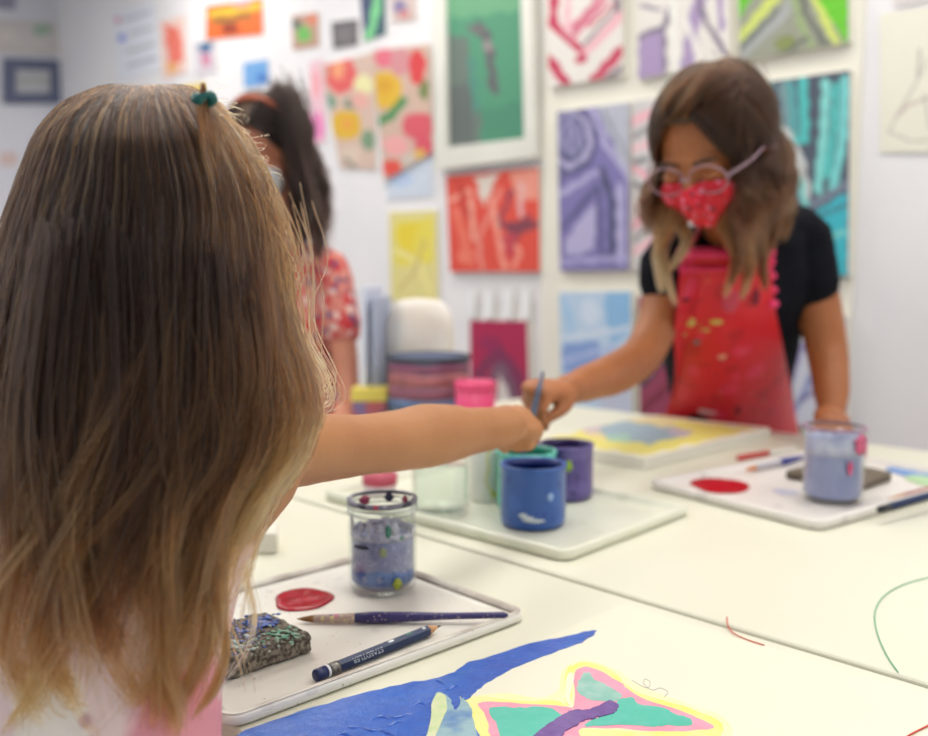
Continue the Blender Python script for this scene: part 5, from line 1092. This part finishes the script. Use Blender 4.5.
# long locks: right mass behind the shoulder, front locks
GL = [[(742, 86, 1.56), (764, 130, 1.60), (776, 180, 1.66), (784, 215, 1.70), (782, 240, 1.70)], [(730, 80, 1.54), (756, 120, 1.56), (768, 180, 1.60), (772, 225, 1.65), (765, 260, 1.66)],
      [(724, 82, 1.50), (745, 120, 1.50), (752, 180, 1.52), (752, 235, 1.58), (748, 280, 1.60)], [(722, 84, 1.48), (738, 130, 1.47), (742, 180, 1.48), (738, 230, 1.55), (740, 275, 1.58)],
      [(735, 82, 1.56), (762, 120, 1.60), (780, 175, 1.68), (793, 205, 1.74), (796, 222, 1.76)], [(728, 100, 1.47), (738, 160, 1.45), (734, 205, 1.47), (738, 250, 1.53), (728, 285, 1.56)],
      [(738, 90, 1.52), (758, 140, 1.54), (762, 200, 1.57), (758, 250, 1.60), (764, 290, 1.62)]]
guide_lock(GL, 260, [.020, .022, .022, .016, .014, .014, .02], HM2, hair2, 41, .12, .5, .006, r0=.0006)
GL2 = [[(680, 150, 1.55), (674, 180, 1.56), (668, 205, 1.55), (660, 240, 1.55), (664, 275, 1.56), (674, 306, 1.57)], [(684, 190, 1.54), (672, 222, 1.53), (656, 256, 1.55), (664, 292, 1.56)], [(686, 180, 1.54), (682, 220, 1.53), (684, 245, 1.54), (672, 272, 1.55)],
       [(734, 190, 1.48), (724, 228, 1.50), (736, 262, 1.56), (726, 298, 1.60)], [(752, 200, 1.52), (744, 235, 1.55), (752, 270, 1.60), (740, 300, 1.62)]]
guide_lock(GL2, 200, [.012, .013, .010, .012], HM2, hair2, 43, .45, .95, .006, r0=.0006)
MB().ell(U(719, 92, 1.435), .010, .004, .005).build('hair_clip', mat('silver_clip', rgb(210, 206, 196), None, .3, metal=.5), hair2)
# swept fringe over the brow
GL3 = [[(726, 76, 1.47), (706, 84, 1.44), (690, 104, 1.43), (684, 118, 1.44)], [(728, 78, 1.47), (716, 92, 1.43), (706, 110, 1.43), (702, 122, 1.43)], [(722, 74, 1.48), (696, 80, 1.46), (672, 98, 1.46), (662, 124, 1.48)], [(724, 78, 1.46), (702, 88, 1.44), (684, 106, 1.44), (672, 124, 1.46)], [(728, 80, 1.46), (722, 98, 1.43), (722, 120, 1.43), (730, 150, 1.45), (738, 184, 1.47)], [(732, 82, 1.47), (734, 104, 1.44), (736, 140, 1.44), (744, 184, 1.48)]]
guide_lock(GL3, 230, [.014, .014, .013, .014], HM2, hair2, 47, .2, .5, .002, r0=.0006)

# ================================================================== CHILD IN FLORAL CLOTHES
hc = U(268, 152, 2.08); s3 = .112; f3 = Vector((-.35, -.9, -.45)); fr3 = head_frame(f3)
sR = U(232, 268, 2.12); sL = U(330, 268, 2.10); lat3 = Vector((1, -.05, 0)).normalized(); hip3 = U(285, 470, 2.16)
g3 = thing('person', 'child in a red floral shirt with dark curly hair behind the near girl', 'person', (hip3.x, hip3.y, 0))
mb = MB(); L3_ = head_shells(mb, hc, fr3, s3)
mb.tube([hc, U(278, 215, 2.10), U(282, 250, 2.12)], [.05, .042, .05], 16, sub=3)
T3 = [(U(282, 248, 2.12), .05, .04), (U(282, 262, 2.13), .11, .062), (U(283, 310, 2.14), .118, .075), (U(284, 370, 2.15), .108, .072), (U(285, 430, 2.16), .118, .08), (hip3, .12, .085), (hip3 + Vector((0, 0, -.1)), .11, .08)]
torso(mb, T3, lat3)
aL = [(328, 268, 2.10, .036), (336, 305, 2.09, .034), (343, 345, 2.07, .031), (347, 380, 2.03, .027), (348, 402, 1.98, .021)]
mb.tube([U(*a[:3]) for a in aL], [a[3] for a in aL], 18, sub=3); hand_shells(mb, U(348, 404, 1.97), U(344, 410, 1.90) - U(348, 404, 1.97), (-.1, .1, -1), 1, .13, [(18, 14, 10)] * 4)
aR = [(236, 268, 2.12, .036), (226, 310, 2.10, .034), (222, 350, 2.07, .031), (228, 385, 2.02, .027), (232, 405, 1.98, .021)]
mb.tube([U(*a[:3]) for a in aR], [a[3] for a in aR], 18, sub=3); hand_shells(mb, U(232, 405, 1.98), Vector((0, -.1, -.03)), (-.1, .1, -1), -1, .13, [(18, 14, 10)] * 4)
legs(mb, hip3 + Vector((0, 0, -.05)), lat3, Vector((0, -1, 0)), 0, .07, .06)
body3 = fuse('body', mb, .0055, mat('rosy_skin', rgb(208, 140, 112), rgb(200, 130, 102), .5, 14, sss=.2), g3, 5)
eyes(L3_, fr3, s3, g3)
FL = spots('red_floral_cotton', rgb(214, 130, 116), [(rgb(204, 58, 62), 26, .42), (rgb(232, 196, 186), 34, .26), (rgb(60, 66, 120), 30, .2), (rgb(150, 60, 90), 40, .18), (rgb(96, 140, 120), 46, .1)], rough=.75)
mb = MB(); torso(mb, [(U(282, 250, 2.12), .062, .05)] + [(p, a + .01, b + .01) for p, a, b in T3[1:]], lat3)
mb.tube([U(300, 262, 2.11), U(329, 268, 2.10), U(338, 312, 2.085), U(341, 328, 2.08)], [.04, .045, .046, .047], 16, sub=3); mb.tube([U(262, 262, 2.12), U(236, 268, 2.12), U(226, 325, 2.09)], [.04, .045, .046], 16, sub=3)
shirt3 = fuse('floral_shirt', mb, .006, FL, g3, 6)
shoes(hip3, lat3, Vector((0, -1, 0)), .062, .06, mat('white_canvas_shoe', (0, 0, 0)), g3)
HM3 = hair_mat('dark_curly_hair', [(0, rgb(16, 10, 9)), (.4, rgb(36, 24, 20)), (.7, rgb(66, 48, 38)), (1, rgb(120, 96, 80))])
r_, f_, u_ = fr3; V = []; sk = hc + u_ * .27 * s3 - f_ * .12 * s3
for j in range(nph + 1):
    ph = PI / 2 - (PI * .8) * j / nph
    for i in range(nth):
        a = 2 * PI * i / nth; V.append(sk + (r_ * math.sin(a) * .69 * math.cos(ph) + f_ * math.cos(a) * .86 * math.cos(ph) + u_ * math.sin(ph) * .73) * s3 * 1.08)
hair3 = obj('hair', mesh('hair', V, F, HC2), g3); so = hair3.modifiers.new('s', 'SOLIDIFY'); so.thickness = .004
A1, B1 = part_strands(hc, fr3, s3, 2200, (.10, .24), 20, (1.08, 1.25), .011, 20, amin=60, amax=175, clump=26, seed=8, spreadw=.014)
push_out(A1, bvh_of(body3, shirt3), .008); hair_obj('hair_strands', A1, .0007, .0004, B1 * .8, HM3, hair3)
guide_lock([[(285, 95, 2.04), (298, 130, 2.02), (303, 170, 2.02), (310, 205, 2.0), (316, 235, 2.0), (318, 262, 2.0)], [(280, 92, 2.02), (292, 130, 1.99), (302, 180, 1.98), (306, 220, 1.98), (304, 250, 1.99)]], 240, [.024, .02], HM3, hair3, 51, .1, .5, .012, r0=.0007)
hb_ = [sk + (r_ * math.sin(a) * .70 + u_ * math.cos(a) * .76 + f_ * .25) * s3 * 1.12 for a in np.linspace(-1.4, 1.4, 18)]
MB().tube(hb_, [.006] * 18, 10).build('headband', mat('coral_headband', rgb(206, 110, 80), None, .6), g3)
b3 = bvh_of(body3); V = []; n = 14; c0 = L3_(0, .1, -.15)
rows = [(.12, .35), (.02, .8), (-.25, .95), (-.5, .85), (-.7, .3)]
for z, hw in rows:
    for i in range(n + 1):
        az = (-1 + 2 * i / n) * hw; d = fr3[1] * math.cos(az) + fr3[0] * math.sin(az); o = c0 + fr3[2] * z * s3; h_ = b3.ray_cast(o + d * .3, -d, .3)
        V.append((h_[0] if h_[0] is not None else o + d * s3 * .7) + d * .006)
F = [(j * (n + 1) + i, j * (n + 1) + i + 1, (j + 1) * (n + 1) + i + 1, (j + 1) * (n + 1) + i) for j in range(len(rows) - 1) for i in range(n)]
o = obj('face_mask', mesh('face_mask', V, F, spots('pale_grey_mask', rgb(206, 204, 206), [(rgb(120, 120, 130), 60, .2)], rough=.7)), g3); so = o.modifiers.new('s', 'SOLIDIFY'); so.thickness = .002
#TAIL#
# ================================================================== CAMERA, LIGHT, VIEW
cd = bpy.data.cameras.new('camera'); cam = bpy.data.objects.new('camera', cd); col.objects.link(cam)
cam.location = CAM; cam.rotation_euler = (PI / 2 - PITCH, 0, 0); cd.sensor_width = 36; cd.lens = 36 * FPX / 928; cd.clip_start = .05
cd.dof.use_dof = True; cd.dof.focus_distance = .69; cd.dof.aperture_fstop = cd.lens / 9.6
bpy.context.scene.camera = cam
w = bpy.data.worlds.new('world'); bpy.context.scene.world = w; w.use_nodes = True
w.node_tree.nodes['Background'].inputs[0].default_value = (.86, .93, 1, 1); w.node_tree.nodes['Background'].inputs[1].default_value = .6
sc = bpy.context.scene; sc.view_settings.view_transform = 'Standard'; sc.view_settings.look = 'None'; sc.view_settings.gamma = 1; sc.view_settings.exposure = 0.15
sc.cycles.max_bounces = 8; sc.cycles.transmission_bounces = 8; sc.cycles.transparent_max_bounces = 12; sc.cycles.use_denoising = True
sc.cycles.sample_clamp_indirect = 8; sc.cycles.caustics_reflective = False; sc.cycles.caustics_refractive = False
